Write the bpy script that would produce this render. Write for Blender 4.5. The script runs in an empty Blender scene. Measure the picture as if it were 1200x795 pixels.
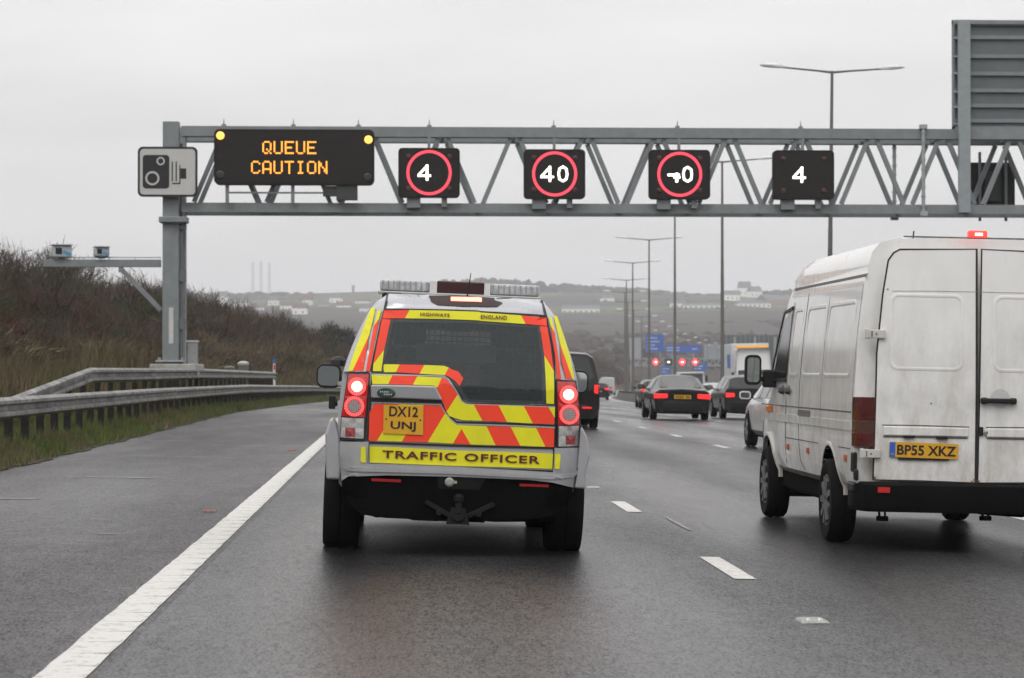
import bpy, bmesh, math, random
import numpy as np
from mathutils import Vector, Matrix, Euler
from mathutils.geometry import tessellate_polygon

S = bpy.context.scene
COL = S.collection
R = math.radians
rnd = random.Random(7)

# ------------------------------------------------------------------ camera
cam_d = bpy.data.cameras.new('camera')
cam = bpy.data.objects.new('camera', cam_d); COL.objects.link(cam)
cam.location = (0, 0, 1.35)
cam.rotation_euler = (R(90 + .70), 0, R(-2.49))
cam_d.sensor_width = 36; cam_d.lens = 89.7
cam_d.clip_start = .5; cam_d.clip_end = 30000
cam_d.dof.use_dof = True; cam_d.dof.focus_distance = 20; cam_d.dof.aperture_fstop = 6.3
S.camera = cam

# ------------------------------------------------------------------ world: overcast winter sky
SUN_EL, SUN_AZ = 48, 200          # weak veiled sun behind the camera
W = bpy.data.worlds.new('World'); S.world = W; W.use_nodes = True
nt = W.node_tree; N = nt.nodes; Lk = nt.links
for n in list(N): N.remove(n)
out = N.new('ShaderNodeOutputWorld'); bg = N.new('ShaderNodeBackground'); bg.inputs[1].default_value = .1
sky = N.new('ShaderNodeTexSky'); sky.sky_type = 'NISHITA'; sky.sun_disc = False
sky.sun_elevation = R(SUN_EL); sky.sun_rotation = R(SUN_AZ); sky.air_density = 1.5; sky.dust_density = 4
hs = N.new('ShaderNodeHueSaturation'); hs.inputs['Saturation'].default_value = .15
Lk.new(sky.outputs[0], hs.inputs['Color'])
tc = N.new('ShaderNodeTexCoord'); sp = N.new('ShaderNodeSeparateXYZ'); Lk.new(tc.outputs['Generated'], sp.inputs[0])
mr = N.new('ShaderNodeMapRange'); mr.inputs[1].default_value = 0; mr.inputs[2].default_value = 1
mr.inputs[3].default_value = 8.9; mr.inputs[4].default_value = 18.0      # cloud deck: brighter towards the zenith
Lk.new(sp.outputs[2], mr.inputs[0])
mp = N.new('ShaderNodeMapping'); mp.inputs['Scale'].default_value = (3, 3, 16); Lk.new(tc.outputs['Generated'], mp.inputs[0])
nz = N.new('ShaderNodeTexNoise'); nz.inputs['Scale'].default_value = 1.6; nz.inputs['Detail'].default_value = 5; nz.inputs['Roughness'].default_value = .5
Lk.new(mp.outputs[0], nz.inputs['Vector'])
m2 = N.new('ShaderNodeMapRange'); m2.inputs[1].default_value = .3; m2.inputs[2].default_value = .7; m2.inputs[3].default_value = .87; m2.inputs[4].default_value = 1.08
Lk.new(nz.outputs[0], m2.inputs[0])
mu = N.new('ShaderNodeMath'); mu.operation = 'MULTIPLY'; Lk.new(mr.outputs[0], mu.inputs[0]); Lk.new(m2.outputs[0], mu.inputs[1])
tint = N.new('ShaderNodeVectorMath'); tint.operation = 'SCALE'; tint.inputs[0].default_value = (1.0, .985, .975)
Lk.new(mu.outputs[0], tint.inputs['Scale'])
mx = N.new('ShaderNodeMixRGB'); mx.inputs[0].default_value = .88
Lk.new(hs.outputs[0], mx.inputs[1]); Lk.new(tint.outputs[0], mx.inputs[2])
Lk.new(mx.outputs[0], bg.inputs[0]); Lk.new(bg.outputs[0], out.inputs[0])

sd = bpy.data.lights.new('sun', 'SUN'); sd.energy = .7; sd.angle = R(25); sd.color = (1, .97, .93)
sun = bpy.data.objects.new('sun', sd); COL.objects.link(sun)
# direction: from behind-left of the camera
az = R(SUN_AZ)
dv = Vector((math.sin(az) * math.cos(R(SUN_EL)), math.cos(az) * math.cos(R(SUN_EL)), math.sin(R(SUN_EL))))
sun.rotation_euler = dv.to_track_quat('Z', 'Y').to_euler()
S.view_settings.view_transform = 'Standard'; S.view_settings.look = 'None'
S.view_settings.exposure = 0; S.view_settings.gamma = 1
S.cycles.volume_bounces = 1
S.cycles.max_bounces = 8

# ------------------------------------------------------------------ materials
MATS = {}
def M(name, rgb, rough=.5, metal=0, var=.1, scale=6, bump=0, bscale=40, coat=0, emit=None, estr=0,
      dirt=0, dirt_rgb=(.08, .065, .05), dirt_z=(0, 1), alpha=1, spec=.5, island=0, rvar=0, obj=True):
    if name in MATS: return MATS[name]
    m = bpy.data.materials.new(name); m.use_nodes = True; t = m.node_tree; n = t.nodes; l = t.links
    b = n['Principled BSDF']
    b.inputs['Roughness'].default_value = rough; b.inputs['Metallic'].default_value = metal
    b.inputs['Coat Weight'].default_value = coat; b.inputs['Coat Roughness'].default_value = .06
    b.inputs['Specular IOR Level'].default_value = spec
    c = n.new('ShaderNodeTexCoord')
    nz = n.new('ShaderNodeTexNoise'); nz.inputs['Scale'].default_value = scale; nz.inputs['Detail'].default_value = 6; nz.inputs['Roughness'].default_value = .6
    l.new(c.outputs['Object'], nz.inputs['Vector'])
    r = n.new('ShaderNodeMapRange'); r.inputs[1].default_value = .3; r.inputs[2].default_value = .7
    r.inputs[3].default_value = 1 - var; r.inputs[4].default_value = 1 + var
    l.new(nz.outputs[0], r.inputs[0])
    v = n.new('ShaderNodeVectorMath'); v.operation = 'SCALE'; v.inputs[0].default_value = rgb; l.new(r.outputs[0], v.inputs['Scale'])
    colour = v.outputs[0]
    if island:
        g = n.new('ShaderNodeNewGeometry'); r2 = n.new('ShaderNodeMapRange'); r2.inputs[3].default_value = 1 - island; r2.inputs[4].default_value = 1 + island
        l.new(g.outputs['Random Per Island'], r2.inputs[0])
        v2 = n.new('ShaderNodeVectorMath'); v2.operation = 'SCALE'; l.new(colour, v2.inputs[0]); l.new(r2.outputs[0], v2.inputs['Scale']); colour = v2.outputs[0]
    if dirt:
        s = n.new('ShaderNodeSeparateXYZ'); l.new(c.outputs['Object'], s.inputs[0])
        zr = n.new('ShaderNodeMapRange'); zr.inputs[1].default_value = dirt_z[0]; zr.inputs[2].default_value = dirt_z[1]
        zr.inputs[3].default_value = 1; zr.inputs[4].default_value = .12; l.new(s.outputs[2], zr.inputs[0])
        n2 = n.new('ShaderNodeTexNoise'); n2.inputs['Scale'].default_value = 2.2; n2.inputs['Detail'].default_value = 10; n2.inputs['Roughness'].default_value = .72
        mpn = n.new('ShaderNodeMapping'); mpn.inputs['Scale'].default_value = (1.6, 1, .7); l.new(c.outputs['Object'], mpn.inputs[0]); l.new(mpn.outputs[0], n2.inputs['Vector'])
        nr = n.new('ShaderNodeMapRange'); nr.inputs[1].default_value = .36; nr.inputs[2].default_value = .66; l.new(n2.outputs[0], nr.inputs[0])
        mm = n.new('ShaderNodeMath'); mm.operation = 'MULTIPLY'; l.new(zr.outputs[0], mm.inputs[0]); l.new(nr.outputs[0], mm.inputs[1])
        mm2 = n.new('ShaderNodeMath'); mm2.operation = 'MULTIPLY'; mm2.inputs[1].default_value = dirt; mm2.use_clamp = True; l.new(mm.outputs[0], mm2.inputs[0])
        x = n.new('ShaderNodeMixRGB'); l.new(mm2.outputs[0], x.inputs[0]); l.new(colour, x.inputs[1]); x.inputs[2].default_value = (*dirt_rgb, 1); colour = x.outputs[0]
        rr = n.new('ShaderNodeMapRange'); rr.inputs[3].default_value = rough; rr.inputs[4].default_value = .8; l.new(mm2.outputs[0], rr.inputs[0]); l.new(rr.outputs[0], b.inputs['Roughness'])
    l.new(colour, b.inputs['Base Color'])
    if rvar and not dirt:
        rr = n.new('ShaderNodeMapRange'); rr.inputs[1].default_value = .3; rr.inputs[2].default_value = .7; rr.inputs[3].default_value = rough - rvar; rr.inputs[4].default_value = rough + rvar
        l.new(nz.outputs[0], rr.inputs[0]); l.new(rr.outputs[0], b.inputs['Roughness'])
    if bump:
        nb = n.new('ShaderNodeTexNoise'); nb.inputs['Scale'].default_value = bscale; nb.inputs['Detail'].default_value = 3; l.new(c.outputs['Object'], nb.inputs['Vector'])
        bp = n.new('ShaderNodeBump'); bp.inputs['Strength'].default_value = bump; bp.inputs['Distance'].default_value = .01; l.new(nb.outputs[0], bp.inputs['Height']); l.new(bp.outputs[0], b.inputs['Normal'])
    if emit:
        b.inputs['Emission Color'].default_value = (*emit, 1); b.inputs['Emission Strength'].default_value = estr
    if alpha < 1: b.inputs['Alpha'].default_value = alpha
    MATS[name] = m; return m

# ------------------------------------------------------------------ mesh builder
class MB:
    def __init__(s): s.v = []; s.f = []; s.m = []; s.mi = 0
    def add(s, vs, fs, mi=None):
        o = len(s.v); s.v += [tuple(p) for p in vs]
        for f in fs: s.f.append(tuple(i + o for i in f)); s.m.append(s.mi if mi is None else mi)
        return s
    def box(s, c, d, rot=None, mi=None, taper=1):
        x, y, z = [k / 2 for k in d]
        vs = [Vector(p) for p in ((-x, -y, -z), (x, -y, -z), (x, y, -z), (-x, y, -z), (-x * taper, -y * taper, z), (x * taper, -y * taper, z), (x * taper, y * taper, z), (-x * taper, y * taper, z))]
        if rot is not None:
            e = Euler(rot).to_matrix(); vs = [e @ p for p in vs]
        c = Vector(c)
        return s.add([p + c for p in vs], [(0, 3, 2, 1), (4, 5, 6, 7), (0, 1, 5, 4), (1, 2, 6, 5), (2, 3, 7, 6), (3, 0, 4, 7)], mi)
    def bar(s, a, b, w, h=None, mi=None, up=(0, 0, 1)):        # square section bar a->b
        h = h or w; a = Vector(a); b = Vector(b); d = (b - a).normalized(); u = Vector(up)
        if abs(d.dot(u)) > .98: u = Vector((0, 1, 0))
        x = d.cross(u).normalized() * w / 2; z = x.cross(d).normalized() * h / 2
        vs = [a - x - z, a + x - z, a + x + z, a - x + z, b - x - z, b + x - z, b + x + z, b - x + z]
        return s.add(vs, [(0, 1, 2, 3), (7, 6, 5, 4), (0, 4, 5, 1), (1, 5, 6, 2), (2, 6, 7, 3), (3, 7, 4, 0)], mi)
    def cyl(s, a, b, r0, r1=None, n=12, mi=None):
        r1 = r0 if r1 is None else r1; a = Vector(a); b = Vector(b); d = (b - a).normalized()
        u = Vector((0, 0, 1)) if abs(d.z) < .9 else Vector((1, 0, 0)); x = d.cross(u).normalized(); y = d.cross(x)
        vs = []
        for c, r in ((a, r0), (b, r1)):
            for k in range(n):
                t = 2 * math.pi * k / n; vs.append(c + x * r * math.cos(t) + y * r * math.sin(t))
        fs = [(k, (k + 1) % n, n + (k + 1) % n, n + k) for k in range(n)] + [tuple(range(n - 1, -1, -1)), tuple(range(n, 2 * n))]
        return s.add(vs, fs, mi)
    def tube(s, pts, r, n=8, mi=None):
        pts = [Vector(p) for p in pts]; rs = r if isinstance(r, (list, tuple)) else [r] * len(pts); vs = []
        for i, p in enumerate(pts):
            d = (pts[min(i + 1, len(pts) - 1)] - pts[max(i - 1, 0)]).normalized()
            u = Vector((0, 0, 1)) if abs(d.z) < .9 else Vector((1, 0, 0)); x = d.cross(u).normalized(); y = d.cross(x)
            for k in range(n):
                t = 2 * math.pi * k / n; vs.append(p + (x * math.cos(t) + y * math.sin(t)) * rs[i])
        L = len(pts); fs = [(i * n + k, i * n + (k + 1) % n, (i + 1) * n + (k + 1) % n, (i + 1) * n + k) for i in range(L - 1) for k in range(n)]
        fs += [tuple(range(n - 1, -1, -1)), tuple((L - 1) * n + k for k in range(n))]
        return s.add(vs, fs, mi)
    def lathe(s, c, prof, n=28, axis='x', mi=None):             # prof: (radius, offset along axis)
        vs = []; c = Vector(c)
        for r, a in prof:
            for k in range(n):
                t = 2 * math.pi * k / n; p, q = r * math.cos(t), r * math.sin(t)
                vs.append(c + (Vector((a, p, q)) if axis == 'x' else Vector((q, a, p)) if axis == 'y' else Vector((p, q, a))))
        L = len(prof); fs = [(i * n + k, i * n + (k + 1) % n, (i + 1) * n + (k + 1) % n, (i + 1) * n + k) for i in range(L - 1) for k in range(n)]
        fs += [tuple(range(n - 1, -1, -1)), tuple((L - 1) * n + k for k in range(n))]
        return s.add(vs, fs, mi)
    def rings(s, rs, mi=None, caps=True):                       # loft closed rings
        n = len(rs[0]); vs = [p for r in rs for p in r]
        fs = [(i * n + k, i * n + (k + 1) % n, (i + 1) * n + (k + 1) % n, (i + 1) * n + k) for i in range(len(rs) - 1) for k in range(n)]
        if caps: fs += [tuple(range(n - 1, -1, -1)), tuple((len(rs) - 1) * n + k for k in range(n))]
        return s.add(vs, fs, mi)
    def slab(s, poly, y0, y1, mi=None, tf=None):                # polygon in (x,z), thick along y from y0 to y1
        n = len(poly); tf = tf or (lambda p: p)
        vs = [tf((x, y0, z)) for x, z in poly] + [tf((x, y1, z)) for x, z in poly]
        tri = tessellate_polygon([[Vector((x, z, 0)) for x, z in poly]])
        fs = [(k, (k + 1) % n, n + (k + 1) % n, n + k) for k in range(n)]
        fs += [t for t in tri] + [tuple(n + i for i in reversed(t)) for t in tri]
        return s.add(vs, fs, mi)

def mesh_of(name, mb, mats, smooth=None, fix=True):
    me = bpy.data.meshes.new(name); me.from_pydata(mb.v, [], mb.f)
    if not isinstance(mats, (list, tuple)): mats = [mats]
    for m in mats: me.materials.append(m)
    if len(mats) > 1: me.polygons.foreach_set('material_index', mb.m)
    if fix:
        bm = bmesh.new(); bm.from_mesh(me); bmesh.ops.recalc_face_normals(bm, faces=bm.faces); bm.to_mesh(me); bm.free()
    if smooth:
        me.shade_smooth()
        try: me.set_sharp_from_angle(angle=R(smooth))
        except Exception: pass
    me.update(); return me

def tag(o, label=None, cat=None, group=None, kind=None):
    if label: o['label'] = label
    if cat: o['category'] = cat
    if group: o['group'] = group
    if kind: o['kind'] = kind
    return o
def obj(name, mb, mats, parent=None, smooth=None, bevel=0, fix=True, seg=2, **kw):
    o = bpy.data.objects.new(name, mb if isinstance(mb, bpy.types.Mesh) else mesh_of(name, mb, mats, smooth, fix))
    COL.objects.link(o)
    if parent is not None: o.parent = parent
    if bevel:
        b = o.modifiers.new('bevel', 'BEVEL'); b.width = bevel; b.segments = seg; b.limit_method = 'ANGLE'; b.angle_limit = R(40)
    return tag(o, **kw)
def empty(name, loc=(0, 0, 0), rot=(0, 0, 0), **kw):
    o = bpy.data.objects.new(name, None); COL.objects.link(o); o.location = loc; o.rotation_euler = rot
    o.empty_display_size = .3
    return tag(o, **kw)
def copy_tree(o, parent=None):
    c = o.copy(); COL.objects.link(c); c.parent = parent
    for ch in [k for k in bpy.data.objects if k.parent == o]: copy_tree(ch, c)
    return c
def cut(o, cutters):                                            # boolean-subtract closed meshes, then bake
    cs = []
    for mb in cutters:
        me = bpy.data.meshes.new('cut'); me.from_pydata(mb.v, [], mb.f)
        for m in o.data.materials: me.materials.append(m)
        for p in me.polygons: p.material_index = len(o.data.materials) - 1
        bm = bmesh.new(); bm.from_mesh(me); bmesh.ops.recalc_face_normals(bm, faces=bm.faces); bm.to_mesh(me); bm.free()
        c = bpy.data.objects.new('cut', me); COL.objects.link(c); cs.append(c)
        md = o.modifiers.new('b', 'BOOLEAN'); md.operation = 'DIFFERENCE'; md.solver = 'EXACT'; md.object = c
    par = o.parent; o.parent = None; mw = o.matrix_basis.copy(); o.matrix_basis = Matrix()
    bpy.context.view_layer.update()
    me = bpy.data.meshes.new_from_object(o.evaluated_get(bpy.context.evaluated_depsgraph_get()))
    o.modifiers.clear(); o.data = me; o.parent = par; o.matrix_basis = mw
    for c in cs:
        d = c.data; bpy.data.objects.remove(c); bpy.data.meshes.remove(d)
def text_mesh(s, size, depth=.002, bold=0, sx=1, align='CENTER', spacing=1):
    cu = bpy.data.curves.new('t', 'FONT'); cu.body = s; cu.size = size; cu.extrude = depth / 2; cu.offset = bold
    cu.align_x = align; cu.align_y = 'CENTER'; cu.space_character = spacing; cu.space_line = .95; cu.resolution_u = 4
    o = bpy.data.objects.new('t', cu); COL.objects.link(o); bpy.context.view_layer.update()
    me = bpy.data.meshes.new_from_object(o.evaluated_get(bpy.context.evaluated_depsgraph_get()))
    bpy.data.objects.remove(o); bpy.data.curves.remove(cu)
    # stand it up facing -y
    me.transform(Matrix(((sx, 0, 0, 0), (0, 0, -1, 0), (0, 1, 0, 0), (0, 0, 0, 1))))
    return me
def text_obj(name, s, size, mat, parent, loc, depth=.002, bold=0, sx=1, rot=None, width=None, height=None, **kw):
    me = text_mesh(s, size, depth, bold, sx, **kw)
    xs = [v.co.x for v in me.vertices]; zs = [v.co.z for v in me.vertices]
    cx, cz = (max(xs) + min(xs)) / 2, (max(zs) + min(zs)) / 2
    fx = width / (max(xs) - min(xs)) if width else 1
    fz = height / (max(zs) - min(zs)) if height else 1
    me.transform(Matrix.Diagonal((fx, 1, fz, 1)) @ Matrix.Translation((-cx, 0, -cz)))
    me.materials.clear(); me.materials.append(mat)
    o = bpy.data.objects.new(name, me); COL.objects.link(o); o.parent = parent; o.location = loc
    if rot: o.rotation_euler = rot
    return o
def rrect(cx, cz, w, h, r, n=5):
    p = []
    for (sx, sz, a0) in ((1, 1, 0), (-1, 1, 90), (-1, -1, 180), (1, -1, 270)):
        for k in range(n + 1):
            a = R(a0 + 90 * k / n); p.append((cx + sx * (w / 2 - r) + r * math.cos(a), cz + sz * (h / 2 - r) + r * math.sin(a)))
    return p
def circ(cx, cz, r, n=28, a0=0): return [(cx + r * math.cos(a0 + 2 * math.pi * k / n), cz + r * math.sin(a0 + 2 * math.pi * k / n)) for k in range(n)]

# ------------------------------------------------------------------ the road's course
def off(Y):
    if Y < 60: return 0.0
    if Y < 400: return .0002 * (Y - 60) ** 2
    if Y < 900: return 23.12 + .136 * (Y - 400) + .00006 * (Y - 400) ** 2
    return 23.12 + 68 + 15 + .196 * (Y - 900)
def slope(Y): return (off(Y + 1) - off(Y - 1)) / 2
def prof(Y): return 0 if Y < 75 else -.0065 * (min(Y, 850) - 75)
CF = .020
def RP(u, Y, dz=0): return Vector((u + off(Y), Y, prof(Y) - CF * max(-6, min(u, 31)) + dz))
def heading(Y): return -math.atan(slope(Y))
# ================================================================== GROUND
def smooth(a, b, x):
    t = max(0, min(1, (x - a) / (b - a))); return t * t * (3 - 2 * t)
def bank(u, Y):
    z = 0
    if u < -5.0:
        d = -u
        z = np.interp(d, [5.0, 5.7, 6.5, 7.2, 9, 12, 16, 20, 26, 40, 3000], [.0, .16, .34, .6, 1.0, 1.6, 3.0, 4.4, 5.0, 5.0, 5.0])
        z *= np.interp(Y, [-60, 20, 45, 60, 75, 110, 150, 200, 250, 300, 420, 700, 900], [.5, .8, .95, 1.1, 1.1, .95, 1.1, 1.2, 1.2, .95, .95, 1.4, 1.0])
    if u > 31:
        z = np.interp(u - 31, [0, 4, 14, 40, 3000], [.0, .3, 2.2, 3, 3]) * np.interp(Y, [0, 500, 800], [1, 1, .6])
    return float(z)
def hill(X, Y):
    r = max(0, min(1, (Y - 700) / 2300)) ** 1.3
    h = r * 90
    h += r * (5 * math.sin(X * .004 + 1) + 3 * math.sin(X * .011 + Y * .002) + 2 * math.sin(X * .031))
    if Y > 3050: h -= smooth(3000, 5000, Y) * 60
    if Y < -70: h += smooth(-70, -230, Y) * 30 if False else (max(0, min(1, (-70 - Y) / 150))) * 30  # unseen rise added behind the camera to keep low sky out of reflections
    return h
us = [-3500, -2200, -1500, -1000, -700, -500, -350, -250, -180, -120, -80, -55, -40, -32, -26, -23, -20, -18, -16, -14, -12, -10.5, -9, -8, -7.2, -6.5, -6.1, -5.7, -5.3, -5.0, -4.6,
      -2, 14, 30.4, 31, 32, 33, 35, 38, 42, 48, 60, 80, 120, 180, 260, 360, 500, 700, 1000, 1400, 2000, 2800, 3800]
Ys = list(np.concatenate([[-4000, -2000, -1000, -500, -300, -180, -120, -80], np.arange(-60, 140, 4), np.arange(140, 400, 8), np.arange(400, 1000, 25), np.arange(1000, 3600, 80), [4000, 4600, 5400, 6500, 8000, 10500]]))
g = MB(); vs = []
for Y in Ys:
    Y = float(Y)
    for u in us:
        p = RP(u, Y); wob = 0
        if u < -8: wob = .25 * math.sin(Y * .21 + u) + .2 * math.sin(Y * .083 + u * .7)
        Xs = p.x * (1 + (smooth(1500, 9000, Y) * 1.6 if abs(u) > 100 else 0))
        z = p.z + bank(u, Y) + wob + hill(Xs, Y)
        if -4.9 < u < 30.9: z -= .4 + smooth(900, 1200, Y) * 0
        vs.append((Xs, Y, z))
nu = len(us)
g.add(vs, [(j * nu + i, j * nu + i + 1, (j + 1) * nu + i + 1, (j + 1) * nu + i) for j in range(len(Ys) - 1) for i in range(nu - 1)])

def ground_mat():
    m = bpy.data.materials.new('winter_ground'); m.use_nodes = True; t = m.node_tree; n = t.nodes; l = t.links; b = n['Principled BSDF']
    b.inputs['Roughness'].default_value = .95; b.inputs['Specular IOR Level'].default_value = .1
    c = n.new('ShaderNodeTexCoord')
    def noise(sc, det=6, vec=None, ro=.6):
        k = n.new('ShaderNodeTexNoise'); k.inputs['Scale'].default_value = sc; k.inputs['Detail'].default_value = det; k.inputs['Roughness'].default_value = ro
        l.new(vec or c.outputs['Object'], k.inputs['Vector']); return k.outputs[0]
    def ramp(src, stops):
        k = n.new('ShaderNodeValToRGB'); l.new(src, k.inputs[0]); e = k.color_ramp.elements
        while len(e) > 1: e.remove(e[-1])
        e[0].position = stops[0][0]; e[0].color = (*stops[0][1], 1)
        for p, col in stops[1:]:
            q = e.new(p); q.color = (*col, 1)
        return k.outputs[0]
    near = ramp(noise(1.3), [(.3, (.035, .028, .016)), (.5, (.07, .055, .032)), (.62, (.055, .075, .02)), (.75, (.11, .09, .05))])
    # far country: fields and winter woods
    mp = n.new('ShaderNodeMapping'); mp.inputs['Scale'].default_value = (1, .35, 1); l.new(c.outputs['Object'], mp.inputs[0])
    vo = n.new('ShaderNodeTexVoronoi'); vo.inputs['Scale'].default_value = .006; l.new(mp.outputs[0], vo.inputs['Vector'])
    sp = n.new('ShaderNodeSeparateXYZ'); l.new(vo.outputs['Color'], sp.inputs[0])
    far = ramp(sp.outputs[0], [(0, (.045, .035, .028)), (.3, (.055, .042, .032)), (.45, (.06, .05, .035)), (.56, (.07, .09, .042)), (1, (.085, .11, .052))])
    wood = ramp(noise(.03, 8, ro=.75), [(.35, (.030, .024, .021)), (.55, (.062, .048, .042)), (.7, (.080, .064, .055))])
    mxw = n.new('ShaderNodeMixRGB'); mxw.inputs[0].default_value = .15; l.new(far, mxw.inputs[1]); l.new(wood, mxw.inputs[2])
    s2 = n.new('ShaderNodeSeparateXYZ'); l.new(c.outputs['Object'], s2.inputs[0])
    # woods below, a belt of green fields higher up the hillside
    zz = n.new('ShaderNodeMath'); zz.operation = 'MULTIPLY_ADD'; zz.inputs[1].default_value = 14; l.new(noise(.004, 4), zz.inputs[0]); l.new(s2.outputs[2], zz.inputs[2])
    belt = n.new('ShaderNodeMapRange'); belt.inputs[1].default_value = 54; belt.inputs[2].default_value = 57; l.new(zz.outputs[0], belt.inputs[0])
    mxb = n.new('ShaderNodeMixRGB'); l.new(belt.outputs[0], mxb.inputs[0]); l.new(wood, mxb.inputs[1]); l.new(mxw.outputs[0], mxb.inputs[2])
    dr = n.new('ShaderNodeMapRange'); dr.inputs[1].default_value = 500; dr.inputs[2].default_value = 900; l.new(s2.outputs[1], dr.inputs[0])
    x = n.new('ShaderNodeMixRGB'); l.new(dr.outputs[0], x.inputs[0]); l.new(near, x.inputs[1]); l.new(mxb.outputs[0], x.inputs[2])
    l.new(x.outputs[0], b.inputs['Base Color'])
    bp = n.new('ShaderNodeBump'); bp.inputs['Strength'].default_value = .6; bp.inputs['Distance'].default_value = .05
    l.new(noise(9), bp.inputs['Height']); l.new(bp.outputs[0], b.inputs['Normal'])
    return m
obj('ground', g, ground_mat(), smooth=60, fix=False, kind='structure')

# ================================================================== ROAD
def asphalt(name, base, warm, tracks, rough, patches=0):
    m = bpy.data.materials.new(name); m.use_nodes = True; t = m.node_tree; n = t.nodes; l = t.links; b = n['Principled BSDF']
    c = n.new('ShaderNodeTexCoord')
    def noise(sc, det, scale=(1, 1, 1), ro=.6):
        mp = n.new('ShaderNodeMapping'); mp.inputs['Scale'].default_value = scale; l.new(c.outputs['Object'], mp.inputs[0])
        k = n.new('ShaderNodeTexNoise'); k.inputs['Scale'].default_value = sc; k.inputs['Detail'].default_value = det; k.inputs['Roughness'].default_value = ro
        l.new(mp.outputs[0], k.inputs['Vector']); return k.outputs[0]
    def rng(src, a, b_, c_, d):
        k = n.new('ShaderNodeMapRange'); k.inputs[1].default_value = a; k.inputs[2].default_value = b_; k.inputs[3].default_value = c_; k.inputs[4].default_value = d; l.new(src, k.inputs[0]); return k.outputs[0]
    def mul(a, b_, op='MULTIPLY'):
        k = n.new('ShaderNodeMath'); k.operation = op
        for i, q in enumerate((a, b_)):
            if isinstance(q, (int, float)): k.inputs[i].default_value = q
            else: l.new(q, k.inputs[i])
        return k.outputs[0]
    mpv = n.new('ShaderNodeMapping'); mpv.inputs['Scale'].default_value = (1, .22, 1); l.new(c.outputs['Object'], mpv.inputs[0])
    vor = n.new('ShaderNodeTexVoronoi'); vor.inputs['Scale'].default_value = 115; l.new(mpv.outputs[0], vor.inputs['Vector'])
    vs_ = n.new('ShaderNodeSeparateXYZ'); l.new(vor.outputs['Color'], vs_.inputs[0]); stone = vs_.outputs[0]
    grit = rng(stone, 0, 1, .4, 1.7)
    grit2 = rng(noise(44, 5, (1, .35, 1), .75), .3, .7, .6, 1.4)
    broad = mul(rng(noise(.5, 5, (1, .12, 1)), .35, .65, .72, 1.28), rng(noise(2.5, 6, (1, .5, 1), .7), .35, .65, .85, 1.15))
    v = mul(mul(grit, grit2), broad)
    if tracks:
        s = n.new('ShaderNodeSeparateXYZ'); l.new(c.outputs['Object'], s.inputs[0])
        ph = mul(s.outputs[0], 2 * math.pi / 1.825); ph = mul(ph, -.41 * 2 * math.pi / 1.825, 'ADD')
        cs = n.new('ShaderNodeMath'); cs.operation = 'COSINE'; l.new(ph, cs.inputs[0])
        v = mul(v, rng(cs.outputs[0], -1, 1, .68, 1.25))
    if patches:
        pm = rng(noise(1.0, 7, (.28, 1.6, 1), .75), .55, .74, 0, 1)
        v = mul(v, mul(mul(pm, patches), 1, 'ADD'))
    sc = n.new('ShaderNodeVectorMath'); sc.operation = 'SCALE'; sc.inputs[0].default_value = (base * warm[0], base * warm[1], base * warm[2]); l.new(v, sc.inputs['Scale'])
    l.new(sc.outputs[0], b.inputs['Base Color'])
    wet = rng(noise(.35, 4, (1, .15, 1)), .35, .65, rough - .08, rough + .10)
    if tracks: wet = mul(wet, rng(cs.outputs[0], -1, 1, .80, 1.18))
    l.new(wet, b.inputs['Roughness'])
    spn = mul(rng(stone, 0, 1, .12, 1.15), rng(noise(14, 6, (1, .3, 1), .8), .35, .65, .35, 1.0)); spn = mul(spn, rng(noise(.45, 5, (1, .18, 1), .7), .35, .65, .70, 1.05) if tracks else rng(noise(.45, 5, (1, .25, 1), .7), .35, .65, .45, .85)); l.new(spn, b.inputs['Specular IOR Level'])
    bp = n.new('ShaderNodeBump'); bp.inputs['Strength'].default_value = .5; bp.inputs['Distance'].default_value = .008
    l.new(noise(45, 4, (1, .35, 1), .7), bp.inputs['Height']); l.new(bp.outputs[0], b.inputs['Normal'])
    return m
YR = list(np.concatenate([np.arange(-20, 120, 5), np.arange(120, 460, 8), np.arange(460, 960, 20)]))
def strip(name, u0, u1, mat, dz=0, Y0=-20, Y1=960, **kw):
    ys = [Y0] + [float(y) for y in YR if Y0 < y < Y1] + [Y1]; k = MB()
    k.add([tuple(RP(u, y, dz)) for y in ys for u in (u0, u1)], [(2 * j, 2 * j + 1, 2 * j + 3, 2 * j + 2) for j in range(len(ys) - 1)])
    return obj(name, k, mat, fix=False, **kw)
asp = asphalt('wet_asphalt', .024, (.95, .98, 1.08), True, .33)
strip('road', -1.3, 13.6, asp, kind='structure')
strip('hard_shoulder', -5.0, -1.3, asphalt('shoulder_asphalt', .022, (1.08, .96, 1.02), False, .42, patches=1.8), kind='structure')
strip('central_reserve', 13.6, 15.6, asphalt('reserve_asphalt', .05, (1, 1, 1), False, .6), dz=.01, kind='structure')
strip('opposite_road', 15.6, 30.8, asp, kind='structure')
# kerb-side silt along the verge
vm = M('verge_soil', (.05, .04, .028), .9, var=.4, scale=5, bump=.5, bscale=30, spec=.2)
k = MB(); ys = [float(y) for y in YR if y < 420]
fine = np.arange(-20, 400, .35)
rr = random.Random(3)
k.add([tuple(RP(u + (rr.uniform(-.04, .05) + .05 * math.sin(y * 1.3) if u > -5.1 else 0), float(y), .012)) for y in fine for u in (-5.35, -4.92)], [(2 * j, 2 * j + 1, 2 * j + 3, 2 * j + 2) for j in range(len(fine) - 1)])
obj('verge_edge', k, vm, fix=False, kind='structure')

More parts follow.
